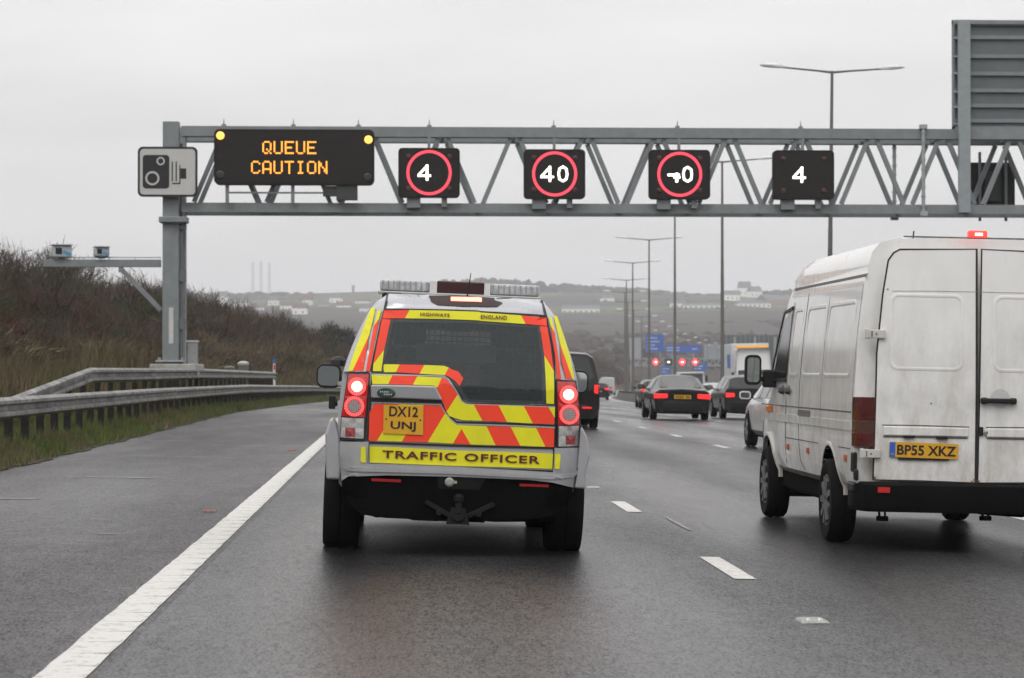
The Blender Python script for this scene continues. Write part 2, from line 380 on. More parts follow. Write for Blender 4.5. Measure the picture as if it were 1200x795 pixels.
# painted markings, worn
def paint_mat():
    m = bpy.data.materials.new('road_paint'); m.use_nodes = True; t = m.node_tree; n = t.nodes; l = t.links; b = n['Principled BSDF']
    c = n.new('ShaderNodeTexCoord'); k = n.new('ShaderNodeTexNoise'); k.inputs['Scale'].default_value = 16; k.inputs['Detail'].default_value = 8; k.inputs['Roughness'].default_value = .7
    l.new(c.outputs['Object'], k.inputs['Vector'])
    r = n.new('ShaderNodeValToRGB'); e = r.color_ramp.elements; e[0].position = .3; e[0].color = (.16, .155, .145, 1); e[1].position = .46; e[1].color = (.56, .55, .53, 1)
    l.new(k.outputs[0], r.inputs[0]); l.new(r.outputs[0], b.inputs['Base Color']); b.inputs['Roughness'].default_value = .6
    return m
pm = paint_mat()
ln = MB(); rr = random.Random(5)
yy = np.concatenate([np.arange(4, 60, .28), np.arange(60, 420, 3.0), np.arange(420, 900, 12)])
vs = []
for y in yy:
    y = float(y); vs += [RP(-1.57 + rr.uniform(-.006, .004), y, .005), RP(-1.35 + rr.uniform(-.003, .003), y, .005)]
ln.add(vs, [(2 * j, 2 * j + 1, 2 * j + 3, 2 * j + 2) for j in range(len(yy) - 1)])
for y in np.arange(7, 60, .5):                                   # raised ribs across the edge line
    y = float(y); ln.box(RP(-1.46, y, .0058), (.205, .10, .0028))
obj('edge_line', ln, pm, fix=False, kind='structure')
strip('median_edge_line', 13.15, 13.35, pm, dz=.005, kind='structure')
def dashes(u, y0, name):
    k = MB(); y = y0
    while y < 500:
        for j in range(3):
            a, b = y - 1 + j * .667, y - 1 + (j + 1) * .667
            k.add([RP(u - .075, a, .005), RP(u + .075, a, .005), RP(u + .075, b, .005), RP(u - .075, b, .005)], [(0, 1, 2, 3)])
        y += 8.05
    return obj(name, k, pm, fix=False, kind='structure')
dashes(2.295, 1.85, 'lane_line'); dashes(6.16, .65, 'lane_line'); dashes(9.63, 5.0, 'lane_line')
dashes(19.4, 3, 'lane_line'); dashes(23, 6, 'lane_line'); dashes(26.7, 4, 'lane_line')
# expansion of old scraped lines, seen as faint pale marks on the shoulder and lane
sm = M('scuffed_asphalt', (.26, .25, .245), .6, var=.5, scale=9)
k = MB(); rr = random.Random(11)
for (u, y, w, l_) in [(-3.4, 30.6, 1.5, .16), (-3.9, 25.4, .8, .16), (-4.3, 19.6, .9, .22), (-3.2, 38, 2.3, .12), (-2.5, 44, 2, .15), (-4.2, 46, 1.4, .2), (2.52, 23.2, .05, 2.2), (-2.9, 16.5, .2, .12), (-2.3, 20.4, .25, .06), (-2.6, 22.3, .2, .05)]:
    n = 12; top = []; bot = []
    for i in range(n + 1):
        t = i / n; e = math.sin(math.pi * t) ** .5 if 0 < t < 1 else 0
        if w > l_: top.append(RP(u + (t - .5) * w, y + l_ * .5 * e * rr.uniform(.4, 1), .006)); bot.append(RP(u + (t - .5) * w, y - l_ * .5 * e * rr.uniform(.4, 1), .006))
        else: top.append(RP(u - w * .5 * e, y + (t - .5) * l_, .006)); bot.append(RP(u + w * .5 * e, y + (t - .5) * l_, .006))
    k.add(bot + top, [(i, i + 1, n + 2 + i, n + 1 + i) for i in range(n)])
obj('worn_mark', k, sm, fix=False, kind='structure')

# cat's eyes
def stud(u, Y, lens, where, cat='road stud', g=None, iron=None, sc=.8):
    r = empty('road_stud', RP(u, Y), (0, 0, heading(Y)), label=where, cat=cat, group=g); r.scale = (sc, sc, sc * .8)
    b = MB(); b.rings([[(x * s, y * s, z) for x, y in ((-.09, -.13), (.09, -.13), (.09, .13), (-.09, .13))] for s, z in ((1.15, .001), (1, .02), (.8, .028))])
    obj('casting', b, iron or M('cast_iron', (.30, .30, .29), .5, metal=.4, var=.3, scale=40), r, bevel=.006)
    for s in (-.04, .04): obj('lens', MB().cyl((s, -.135, .022), (s, -.09, .024), .016, n=10), lens, r)
    return r
wl = M('stud_lens_white', (.8, .8, .75), .2); rl = M('stud_lens_red', (.6, .02, .02), .25, emit=(1, .05, .02), estr=.25)
stud(2.28, 14.1, wl, 'pale road stud nearest the camera, in the gap of the dashed lane line')
stud(2.28, 30.2, wl, 'small pale road stud beside the rear right wheel of the traffic officer car')
stud(-1.78, 23.8, rl, 'red road stud beside the solid white edge line, nearest the camera', iron=M('cast_iron_dark', (.09, .085, .085), .6, var=.3), sc=.7)
stud(-1.78, 41.8, rl, 'red road stud by the edge line, further up the road by the barrier', iron=M('cast_iron_dark', (.09, .085, .085), .6), sc=.7)

# ================================================================== GRASS, SCRUB (stuff)
def blades(name, n, pick, mats, kind='stuff', label=None, cat=None, seed=1, lean=.5):
    g = np.random.default_rng(seed); P, H, Wd = pick(g, n); n = len(P)
    a = g.uniform(0, 2 * np.pi, n); dx, dy = np.cos(a), np.sin(a); b = g.uniform(0, 2 * np.pi, n); ln_ = H * g.uniform(0, lean, n)
    V = np.empty((n, 3, 3))
    V[:, 0] = P + np.stack([dx * Wd / 2, dy * Wd / 2, -.02 * np.ones(n)], 1)
    V[:, 1] = P - np.stack([dx * Wd / 2, dy * Wd / 2, .02 * np.ones(n)], 1)
    V[:, 2] = P + np.stack([np.cos(b) * ln_, np.sin(b) * ln_, H], 1)
    me = bpy.data.meshes.new(name); me.vertices.add(3 * n); me.vertices.foreach_set('co', V.reshape(-1))
    me.loops.add(3 * n); me.loops.foreach_set('vertex_index', np.arange(3 * n, dtype=np.int32)); me.polygons.add(n)
    me.polygons.foreach_set('loop_start', np.arange(0, 3 * n, 3, dtype=np.int32))
    for m in mats: me.materials.append(m)
    patch = np.sin(P[:, 1] * .9 + P[:, 0] * 2) + np.sin(P[:, 1] * .23) + g.normal(0, .8, n)
    me.polygons.foreach_set('material_index', np.clip(np.digitize(patch, np.linspace(-1.2, 1.6, len(mats) - 1)) if len(mats) > 1 else np.zeros(n), 0, len(mats) - 1).astype(np.int32))
    me.update(calc_edges=True); me.validate()
    o = bpy.data.objects.new(name, me); COL.objects.link(o); return tag(o, label, cat, None, kind)
offv = np.vectorize(off); profv = np.vectorize(prof)
def gz(u, Y): return np.array([prof(y) - CF * max(-6, min(31, a)) + bank(a, y) + (.25 * math.sin(y * .21 + a) + .2 * math.sin(y * .083 + a * .7) if a < -8 else 0) for a, y in zip(u, Y)])
def zone(u0, u1, Y0, Y1, h0, h1, w, power=1.6):
    def pick(g, n):
        t = g.random(n) ** power; Y = Y0 + (Y1 - Y0) * t; u = u0 + (u1 - u0) * g.random(n)
        z = gz(u, Y); return np.stack([u + offv(Y), Y, z], 1), g.uniform(h0, h1, n) * (.7 + .5 * np.sin(Y * .6 + u * 3) ** 2), w * (1 + Y / 60) * g.uniform(.6, 1.4, n)
    return pick
gm = [M('grass_green', (.075, .115, .024), .7, var=.35, scale=2, island=.35, spec=.2), M('grass_olive', (.10, .11, .035), .75, var=.3, scale=2, island=.3, spec=.2), M('grass_dead', (.14, .105, .068), .85, var=.3, scale=2, island=.3, spec=.1)]
blades('verge_grass', 120000, zone(-7.6, -5.05, 28, 180, .02, .115, .007), [gm[0], gm[0], gm[1], gm[2]], label='short green verge grass under the roadside barrier', cat='grass', seed=2)
blades('verge_tufts', 26000, zone(-6.1, -4.93, 28, 150, .05, .22, .009), [gm[1], gm[0], gm[2], gm[1]], label='ragged tufts of grass and weeds along the broken edge of the hard shoulder', cat='grass', seed=12, lean=.9)
blades('long_grass', 110000, zone(-15, -6.9, 36, 260, .25, .85, .012), [gm[2], M('grass_brown', (.075, .055, .037), .9, var=.3, scale=2, island=.4, spec=.1), gm[1], MATS['grass_brown'], gm[2]], label='long dead tan grass on the bank behind the barrier', cat='grass', seed=3, lean=.6)

# thorn scrub: every bush a spray of bare twigs, all one mass
def twigs(centres, per, seed):
    g = np.random.default_rng(seed); P = []; Q = []; Wd = []
    for (c, r, h, n, w) in centres:
        th = g.uniform(0, 2 * np.pi, n); el = np.arcsin(g.uniform(.0, 1, n)); rad = g.uniform(.25, 1, n) ** .5
        lump = 1 + .18 * np.sin(3 * th + c[0]) + .12 * np.sin(5 * th + c[1] * 2)
        d = np.stack([np.cos(el) * np.cos(th) * lump, np.cos(el) * np.sin(th) * lump, np.sin(el)], 1)
        tip = np.array(c) + d * rad[:, None] * np.array([r, r, h])
        s = g.uniform(.18, .45, n)
        dirn = d + g.normal(0, .45, (n, 3)) + np.array([0, 0, .35]); dirn /= np.linalg.norm(dirn, axis=1)[:, None]
        P.append(tip - dirn * (s * min(r, h) * 1.2)[:, None]); Q.append(tip + dirn * (s * min(r, h) * .5)[:, None]); Wd.append(np.full(n, w) * g.uniform(.5, 1.3, n))
    return np.concatenate(P), np.concatenate(Q), np.concatenate(Wd)
def twig_mesh(name, centres, mats, seed=1, **kw):
    P, Q, Wd = twigs(centres, 0, seed); n = len(P); g = np.random.default_rng(seed + 5)
    a = g.normal(0, 1, (n, 3)); side = np.cross(Q - P, a); side /= np.linalg.norm(side, axis=1)[:, None]; side *= Wd[:, None] / 2
    V = np.empty((n, 3, 3)); V[:, 0] = P - side; V[:, 1] = P + side; V[:, 2] = Q
    me = bpy.data.meshes.new(name); me.vertices.add(3 * n); me.vertices.foreach_set('co', V.reshape(-1))
    me.loops.add(3 * n); me.loops.foreach_set('vertex_index', np.arange(3 * n, dtype=np.int32)); me.polygons.add(n)
    me.polygons.foreach_set('loop_start', np.arange(0, 3 * n, 3, dtype=np.int32))
    for m in mats: me.materials.append(m)
    per = np.concatenate([np.full(c[3], i) for i, c in enumerate(centres)])
    pal = np.random.default_rng(seed + 9).integers(0, len(mats), len(centres))
    idx = pal[per]; sw = g.random(n) < .2; idx[sw] = g.integers(0, len(mats), sw.sum())
    me.polygons.foreach_set('material_index', idx.astype(np.int32)); me.update(calc_edges=True); me.validate()
    o = bpy.data.objects.new(name, me); COL.objects.link(o); return tag(o, **kw)
tm = [M('twig_dark', (.038, .028, .022), .9, var=.3, scale=1, island=.3, spec=.1), M('twig_brown', (.07, .047, .033), .9, var=.3, scale=1, island=.3, spec=.1),
      M('twig_grey', (.075, .065, .052), .9, var=.3, scale=1, island=.3, spec=.1), M('twig_red', (.09, .045, .034), .9, var=.3, scale=1, island=.3, spec=.1), M('bramble_green', (.045, .05, .02), .8, var=.3, scale=1, island=.3, spec=.1)]
cs = []; cn = []; rr = random.Random(21)
Y = 48.0
while Y < 760:
    step = 1.7 + Y * .006
    for u0 in (-10.5, -12.5, -15, -17.5, -20, -22.5, -26, -30):
        if Y < 62 and u0 > -14: continue
        u = u0 + rr.uniform(-1.2, 1.2); y = Y + rr.uniform(-1, 1) * step
        if Y > 300 and u0 < -24: continue
        hh = rr.uniform(.7, 1.25) * np.interp(Y, [60, 110, 150, 300, 420], [.75, .68, 1.0, 1.15, 1]) * np.interp(-u0, [10, 14, 20, 30], [1.0, 1.9, 2.6, 2.9]) * np.interp(Y, [60, 130, 230, 330, 420, 600], [.8, 1.15, 1.2, .85, 1.2, 2.0])
        z = float(gz([u], [y])[0]); r = rr.uniform(1.1, 2.0) * (1 + Y / 500)
        n = int(np.interp(Y, [50, 100, 200, 400, 760], [800, 520, 240, 130, 70])); w = .014 + Y * .00026
        (cs if u0 < -13 or Y > 230 else cn).append(((u + off(y), y, z), r, hh, n, w))
    Y += step
twig_mesh('brambles', cn, [M('bramble_tan', (.115, .085, .055), .9, var=.3, scale=1, island=.4, spec=.1), tm[1], tm[4], M('bramble_straw', (.15, .12, .075), .9, var=.3, scale=1, island=.4, spec=.1), tm[2]], seed=24, label='low tan brambles and dead stalks at the foot of the left bank', cat='brambles', kind='stuff')
twig_mesh('scrub', cs, tm, seed=4, label='brown leafless thorn scrub covering the bank left of the motorway', cat='scrub', kind='stuff')
# right-hand bank beyond the opposite carriageway
cs = []; Y = 180.0
while Y < 800:
    for u0 in (36, 41, 47):
        u = u0 + rr.uniform(-2, 2); y = Y + rr.uniform(-3, 3)
        cs.append(((u + off(y), y, float(gz([u], [y])[0])), rr.uniform(2, 3.5), rr.uniform(2, 3.8), int(np.interp(Y, [180, 800], [160, 50])), .03 + Y * .00033))
    Y += 6
twig_mesh('scrub', cs, tm[:4], seed=14, label='brown scrub on the far bank beyond the opposite carriageway', cat='scrub', kind='stuff')

def bare_tree(loc, h, seed, label, name='bare_tree', spread=.5, n1=7, w=.02):
    g = random.Random(seed); r = empty(name, loc, label=label, cat='tree' if name.endswith('tree') else 'shrub')
    t = MB(); c = MB()
    def grow(p, d, L, rad, lev, mb):
        q = p + d * L; mb.cyl(p, q, rad, rad * .65, n=5 if lev < 2 else 3)
        if lev >= 4: return
        for i in range(g.randint(2, 4)):
            nd = (d + Vector((g.gauss(0, spread), g.gauss(0, spread), g.gauss(.12, spread * .6)))).normalized()
            grow(p + d * L * g.uniform(.55, 1), nd, L * g.uniform(.6, .85), max(rad * .55, w * .35), lev + 1, c)
    for i in range(n1):
        d = Vector((g.gauss(0, .35), g.gauss(0, .35), 1)).normalized()
        grow(Vector((g.uniform(-.3, .3), g.uniform(-.3, .3), -.2)), d, h * .3, w * 1.2, 0, t)
    obj('trunk', t, tm[0], r, fix=False); obj('crown', c, tm[2], r, fix=False)
    return r
bare_tree(RP(-17.2, 118, 4.6), 4.0, 1, 'bare spindly shrub rising above the scrub just behind the camera arm', 'bare_shrub', w=.03)
bare_tree(RP(-15.2, 112, 3.9), 4.2, 2, 'bare shrub above the scrub close to the left side of the gantry leg', 'bare_shrub', w=.03)
bare_tree(RP(-18.6, 104, 5.0), 4.3, 3, 'tallest bare tree at the left edge of the picture on the bank top', 'bare_tree', w=.035)
bare_tree(RP(-15.5, 150, 4.2), 3.4, 6, 'bare shrub on the bank just right of the gantry leg', 'bare_shrub', w=.04)
# leafy round dark tree beyond the bank
def leafy(loc, r, h, label, n=5000, mat=None, w=.16, name='evergreen_tree'):
    e = empty(name, loc, label=label, cat='tree'); t = MB(); t.cyl((0, 0, -.5), (0, 0, h * .5), r * .08, r * .05, n=7)
    for i in range(6):
        a = i * 1.05; t.cyl((0, 0, h * .3), (r * .5 * math.cos(a), r * .5 * math.sin(a), h * .7), r * .04, r * .015, n=5)
    obj('trunk', t, tm[0], e)
    cs = [((math.cos(i * 2.4) * r * .45 * (i % 3) / 2, math.sin(i * 2.4) * r * .45 * (i % 3) / 2, h * (.25 + .09 * (i % 5))), r * .62, h * .42, n // 9, w) for i in range(9)]
    o = twig_mesh('crown', cs, [mat or M('evergreen_leaf', (.04, .045, .03), .8, var=.3, scale=.5, island=.4, spec=.1)], seed=31); o.parent = e
    return e
leafy(RP(-19.2, 300, 1.5), 3.0, 7.0, 'dark rounded evergreen tree left of the traffic officer car against the far hillside')

# ================================================================== FAR COUNTRY
def hz(X, Y): return -4.7 - CF * (31 if X > 300 else 0) * 0 + hill(X, Y) - 1
def houses(lst):
    wm = [M('render_wall', (.82, .81, .79), .8, var=.1), M('brick_wall', (.30, .20, .15), .85, var=.15), M('pale_wall', (.72, .72, .72), .8)]
    rm = [M('slate_roof', (.11, .11, .12), .7, var=.2), M('tile_roof', (.12, .075, .06), .8, var=.2)]
    win = M('dark_pane', (.03, .035, .04), .1)
    for i, (x, y, Y, w, h, wi, ri, lab) in enumerate(lst):
        Y0 = Y; br = (x - 470) / 2990                                  # bearing and slope: walk up the hillside to that height
        for Y in range(900, 3000, 10):
            X = br * Y; z = -5.1 + hill(X, Y)
            if (z - 1.35) / Y >= (434 - y) / 2990: break
        w *= Y / Y0; h *= 1.3 * Y / Y0; z += 2.5
        e = empty('house', (X, Y, z), (0, 0, rnd.uniform(-.5, .5)), label=lab, cat='house', group='distant houses on the hillside')
        b = MB(); d = w * .6; b.box((0, 0, h * .5 - 2), (w, d, h + 4)); obj('wall', b, wm[wi], e)
        rf = MB(); o = .3; hw = w / 2 + o; hd = d / 2 + o; rh = h * .55
        rf.add([(-hw, -hd, h), (hw, -hd, h), (hw, hd, h), (-hw, hd, h), (-hw, 0, h + rh), (hw, 0, h + rh)], [(0, 1, 5, 4), (2, 3, 4, 5), (0, 4, 3), (1, 2, 5), (0, 3, 2, 1)])
        ro = obj('roof', rf, rm[ri], e); c = MB(); c.box((w * .3, 0, h + rh), (1, 1, 2)); obj('chimney', c, wm[1], ro)
        nwin = max(2, int(w / 4))
        for q in range(nwin):
            k = MB(); k.box(((q + .5) / nwin * w - w / 2, -d / 2 - .02, h * .6), (1.3, .1, 1.5)); obj('window', k, win, e)
H = []
rr = random.Random(8)
spots = [(262, 362, 2500, 'leftmost house on the far hillside, beside the bank scrub'), (284, 366, 2700, 'distant house below the three chimney stacks'), (303, 372, 2500, 'distant brown house in the town left of the traffic car'),
 (322, 364, 2800, 'distant house on the crest right of the three chimney stacks'), (336, 372, 2600, 'distant white house right above the bank scrub on the left'), (352, 377, 2300, 'pale distant house right beside the round evergreen tree'),
 (361, 365, 2700, 'distant house on the far left hill above the round evergreen tree'), (380, 369, 2500, 'white house directly above the round evergreen tree'), (394, 361, 2900, 'distant brick house on the hill crest left of the tower'),
 (403, 371, 2500, 'distant white house just below the stone tower'), (426, 364, 2600, 'distant house between the stone tower and the traffic officer car'), (430, 375, 2200, 'distant house touching the left shoulder of the traffic officer car')]
for x, y, Y, lab in spots: H.append((x, y, Y, rr.uniform(9, 17), rr.uniform(4.5, 7), rr.choice([0, 0, 0, 2]), rr.choice([0, 1]), lab))
spots = [(681, 374, 1900, 28, 4, 2, 'long low pale shed on the hillside just right of the traffic officer car'), (712, 359, 2500, 12, 4, 0, 'small white house in the green field left of the lamp columns'), (796, 366, 2300, 14, 4, 0, 'small white house on the field between two lamp columns'),
 (858, 358, 2450, 17, 6, 0, 'white house on the hill right of the dark lamp column'), (874, 354, 2500, 12, 9, 0, 'tall white house highest on the right hillside'), (886, 355, 2500, 13, 7, 0, 'white house rightmost in the white group on the right hill'),
 (884, 366, 2200, 28, 4, 2, 'long pale roofed shed under the white houses on the right'), (826, 367, 2200, 36, 3, 2, 'long low pale greenhouse on the hillside behind the lamp columns'), (912, 367, 2000, 30, 6, 1, 'dark brick building on the hillside beside the white van cab')]
for x, y, Y, w, h, wi, lab in spots: H.append((x, y, Y, w, h, wi, 0, lab))
houses(H)
# woods and hedges on the hills
def ico():
    bm = bmesh.new(); bmesh.ops.create_icosphere(bm, subdivisions=2, radius=1); v = np.array([p.co[:] for p in bm.verts]); f = [tuple(q.index for q in k.verts) for k in bm.faces]; bm.free(); return v, f
IV, IF = ico()
def wood(name, n, pick, seed, mats, label):
    g = np.random.default_rng(seed); k = MB(); vs = []; fs = []
    for i in range(n):
        X, Y, r, h = pick(g); z = hz(X, Y)
        o = len(k.v); pv = IV * np.array([r, r, h]) * g.uniform(.78, 1.22, (len(IV), 1)) + np.array([X, Y, z + h * .6])
        k.v += [tuple(p) for p in pv]; mi = int(g.integers(0, len(mats)))
        for f in IF: k.f.append(tuple(q + o for q in f)); k.m.append(mi)
    return obj(name, k, mats, fix=False, label=label, cat='woodland', kind='stuff')
wmats = [M('far_wood_dark', (.020, .018, .017), .95, var=.4, scale=.2, spec=0), M('far_wood_brown', (.05, .038, .030), .95, var=.4, scale=.2, spec=0), M('far_wood_green', (.03, .036, .02), .95, var=.4, scale=.2, spec=0)]
def ridge(g):
    Y = g.uniform(2860, 3050); X = g.uniform(-650, 800); r = g.uniform(4, 10); return X, Y, r, g.uniform(2.6, 5.6) * (1 + .4 * max(0, math.sin(X * .017))) * (1 + .7 * max(0, math.sin(X * .013)))
wood('woodland', 1300, ridge, 1, wmats, 'line of bare trees along the skyline of the far hill')
def mid(g):
    row = g.choice([1350, 1700, 2080, 2240, 2420, 2700, 2760]); Y = row + g.uniform(-18, 18) + 40; X = g.uniform(-.1, .18) * Y; r = g.uniform(3, 8) ; return X, Y, r, g.uniform(1.8, 4.2)
wood('woodland', 2300, mid, 2, wmats, 'hedges and copses striping the far hillside')
def low(g):
    Y = 800 + 700 * g.random() ** 1.3; X = g.uniform(-.1, .2) * Y
    return X, Y, g.uniform(2.5, 6), g.uniform(2.5, 5.5)
def low2(g):
    while True:
        X, Y, r, h = low(g)
        if abs(X - off(min(Y, 1300)) - 14) > 34 or Y > 1000: return X, Y, r, h
wood('woodland', 1600, low2, 3, wmats[:2] + [wmats[1]], 'brown winter wood filling the valley ahead')
for i, (x, Y, top, w) in enumerate([(297, 5500, 309, 5), (306.5, 5500, 308, 5), (316, 5500, 310, 5)]):
    X = (x - 470) / 2990 * Y; zt = 1.35 + (434 - top) / 2990 * Y
    k = MB(); k.cyl((0, 0, 10), (0, 0, zt), w, w * .6, n=16)
    e = empty('chimney_stack', (X, Y, 0), label=['leftmost', 'middle', 'rightmost'][i] + ' of the three faint chimney stacks on the hazy skyline', cat='chimney', group='power station chimneys on the horizon')
    obj('shaft', k, M('pale_concrete', (.55, .55, .55), .8), e)
    k = MB(); k.cyl((0, 0, zt), (0, 0, zt + 2), w * .68, n=16); obj('cap', k, M('stack_cap', (.4, .4, .4), .8), e)
e = empty('stone_tower', ((414 - 470) / 2990 * 2800, 2800, 60), label='lone slim stone tower on the left skyline beside the traffic officer car', cat='tower')
k = MB(); k.box((0, 0, 15), (3.0, 3.0, 36), taper=.85); obj('shaft', k, M('tower_stone', (.16, .14, .13), .9), e)
k = MB()
for a in (-1, 1):
    for b in (-1, 1): k.box((a * 1.2, b * 1.2, 34), (.7, .7, 2.2))
k.box((0, 0, 33), (3.4, 3.4, .8)); obj('parapet', k, MATS['tower_stone'], e)

# ================================================================== haze: even winter air
k = MB(); k.box((0, 3300, 110), (24000, 16000, 270))
hzb = obj('haze', k, M('tmp', (1, 1, 1)), kind='stuff', label='thin even winter haze over the whole valley', cat='haze')
hm = bpy.data.materials.new('haze_air'); hm.use_nodes = True; t = hm.node_tree
for n in list(t.nodes): t.nodes.remove(n)
o_ = t.nodes.new('ShaderNodeOutputMaterial'); v_ = t.nodes.new('ShaderNodeVolumePrincipled')
v_.inputs['Color'].default_value = (.93, .95, 1, 1); v_.inputs['Density'].default_value = .00022; v_.inputs['Anisotropy'].default_value = 0
t.links.new(v_.outputs[0], o_.inputs['Volume']); hzb.data.materials.clear(); hzb.data.materials.append(hm)
# ================================================================== GANTRY at 75 m
GY = 75.0; PX = 2990 / GY
def gx(px): return (px - 470) / PX
def gzz(py): return 1.35 + (434 - py) / PX
steel = M('grey_painted_steel', (.215, .235, .245), .45, var=.12, scale=3, dirt=.35, dirt_rgb=(.10, .10, .09), dirt_z=(-5, 20))
steel_l = M('galvanised_steel', (.36, .38, .39), .45, metal=.3, var=.15, scale=4)
dark = M('matt_black', (.012, .012, .013), .55, var=.2)
darkface = M('sign_face_black', (.013, .011, .010), .7, var=.15, spec=.3)
XL, XR = -6.72, 33.0
gan = empty('gantry', (-6.76, GY, RP(-7, GY).z), label='long grey steel lattice gantry spanning the motorway', cat='gantry')
def gobj(name, mb, mats=steel, par=gan, **kw):
    o = obj(name, mb, mats, par, **kw)
    if par is gan: o.matrix_parent_inverse = Matrix.Translation(-gan.location)
    return o
zt, zb_ = 8.34, 6.12
D = 1.8
for dz, z in (('top', zt), ('bot', zb_)):
    for dy in (0, D):
        k = MB(); k.bar((XL + .3, GY + dy, z), (XR - .3, GY + dy, z), .28, .31 if dz == 'top' else .26); k.box(((XL + XR) / 2, GY + dy - .155, z - .12), (XR - XL - .7, .012, .05)); gobj('chord', k)
for dy in (0, D):                                              # lattice braces
    x = gx(434.5); i = 0
    x = gx(519) - 2.12 * 3
    while x < XR - 1.2:
        for s in (-1, 1):
            if x + s * 1.06 < XL + .4: continue
            k = MB(); k.bar((x + s * .14, GY + dy, zt - .17), (x + s * .93, GY + dy, zb_ + .15), .13, .13, up=(0, 1, 0)); gobj('brace', k)
        x += 2.12
for xx in np.arange(gx(519) - 2.12 * 3, XR - 1, 2.12 * 1.0):
    k = MB(); k.bar((float(xx), GY + .15, zt - .05), (float(xx), GY + D - .15, zt - .05), .1); k.bar((float(xx) + 1.06, GY + .15, zb_ + .02), (float(xx) + 1.06, GY + D - .15, zb_ + .02), .1); gobj('cross_member', k)
for lx in (XL, XR):
    k = MB()
    for dy, w in ((0, .475), (D, .42)):
        k.box((lx + (.0 if dy == 0 else .07), GY + dy, (8.62 + 1.2) / 2), (w, .45, 8.62 - 1.2))
    k.box((lx, GY + D / 2, 5.75), (.3, D - .5, .3)); k.box((lx, GY + D / 2, 7.2), (.2, D - .5, .2))
    gobj('leg', k, bevel=.02)
k = MB(); k.box((XL + .08, GY - .05, 5.74), (.82, .75, .17)); k.box((XL + .08, GY - .05, 5.66), (.6, .6, .08)); gobj('collar', k, bevel=.02)
k = MB(); k.cyl((XL + .31, GY - .1, 1.4), (XL + .31, GY - .1, 5.4), .045); k.cyl((XL + .28, GY + .1, 1.4), (XL + .28, GY + .1, 8.0), .035)
for z in (5.62, 4.1, 2.7): k.box((XL + .35, GY - .1, z), (.2, .2, .32))
gobj('cable_duct', k, M('duct_grey', (.12, .13, .14), .5))
k = MB(); k.box((XL + .02, GY - .235, 2.65), (.13, .012, 1.05)); gobj('marker_plate', k, M('white_plate', (.55, .55, .55), .4))
k = MB(); k.box((XL + .1, GY + D / 2, 1.42), (1.35, 3.0, .22)); gobj('plinth', k, M('concrete', (.36, .35, .33), .85, var=.25, bump=.3), bevel=.03)
k = MB(); k.box((XL, GY, 1.62), (.85, .7, .05))
for a in (-1, 1):
    for b in (-1, 1): k.cyl((XL + a * .34, GY + b * .28, 1.6), (XL + a * .34, GY + b * .28, 1.72), .025)
gobj('base_plate', k, steel_l)
# studs along the top and conduits by the right-hand joint
k = MB()
for px in (263, 344, 420, 503, 649, 795, 941):
    k.cyl((gx(px), GY, 8.5), (gx(px), GY, 8.72), .03, .01, n=6); k.cyl((gx(px), GY, 8.48), (gx(px), GY, 8.56), .07, n=8)
gobj('lifting_eye', k)
for px, y_ in ((1067, GY + D + .1), (1085, GY - .22)):
    k = MB(); k.cyl((gx(px), y_, 5.95), (gx(px), y_, 8.62), .055, n=8)
    for q in range(9): k.cyl((gx(px), y_, 6.2 + q * .27), (gx(px), y_, 6.24 + q * .27), .075, n=8)
    k.box((gx(px), y_, 8.55), (.22, .16, .12)); k.box((gx(px), y_, 5.98), (.22, .2, .14)); gobj('conduit', k, steel_l)

# --- camera arm reaching left of the leg
def lobj(name, mb, mats, par, **kw):
    o = obj(name, mb, mats, par, **kw); o.matrix_parent_inverse = Matrix.Translation(-par.location); return o
k = MB(); k.bar((gx(54), GY, gzz(309.5)), (XL - .3, GY, gzz(309.5)), .2, .22); arm = gobj('camera_arm', k, steel, bevel=.01)
k = MB(); k.bar((gx(144), GY, gzz(316)), (XL - .3, GY, gzz(364)), .12, .13); k.box((gx(144), GY, gzz(316)), (.14, .16, .2)); o = obj('strut', k, steel, arm)
k = MB(); k.cyl((gx(86), GY, gzz(302.5)), (XL - .3, GY, gzz(302.5)), .022, n=6)
for px in (100, 130, 160): k.cyl((gx(px), GY, gzz(306)), (gx(px), GY, gzz(302)), .015, n=5)
o = obj('cable_rail', k, steel_l, arm)
housing = M('camera_housing', (.45, .48, .5), .35, metal=.2, var=.1); blue = M('blue_bracket', (.08, .3, .5), .5); glassm = M('lens_glass', (.02, .03, .04), .05)
for px, py, w, h, lab in ((75, 296, .56, .36, 'larger grey speed camera near the outer end of the bracket arm'), (121, 296.5, .42, .28, 'smaller grey speed camera nearer the gantry leg on the bracket arm')):
    X, Z = gx(px), gzz(py); e = empty('speed_camera', (X, GY, gzz(304)), (0, 0, R(14)), label=lab, cat='traffic camera', group='cameras on the bracket arm'); zz = Z - gzz(304)
    k = MB(); k.box((0, 0, zz), (w, .5, h)); obj('housing', k, housing, e, bevel=.05)
    k = MB(); k.box((0, -.02, zz + h / 2 + .012), (w * 1.06, .62, .025)); obj('sun_hood', k, housing, e)
    k = MB(); k.box((-w * .2, -.256, zz + .01), (w * .32, .02, h * .5)); obj('window', k, glassm, e)
    k = MB(); k.box((w * .22, -.258, zz - h * .12), (w * .4, .018, h * .25), rot=(0, R(20), 0)); k.box((0, 0, zz / 2 - h * .25), (.2, .2, max(.04, zz - h * .5))); obj('bracket', k, blue, e)

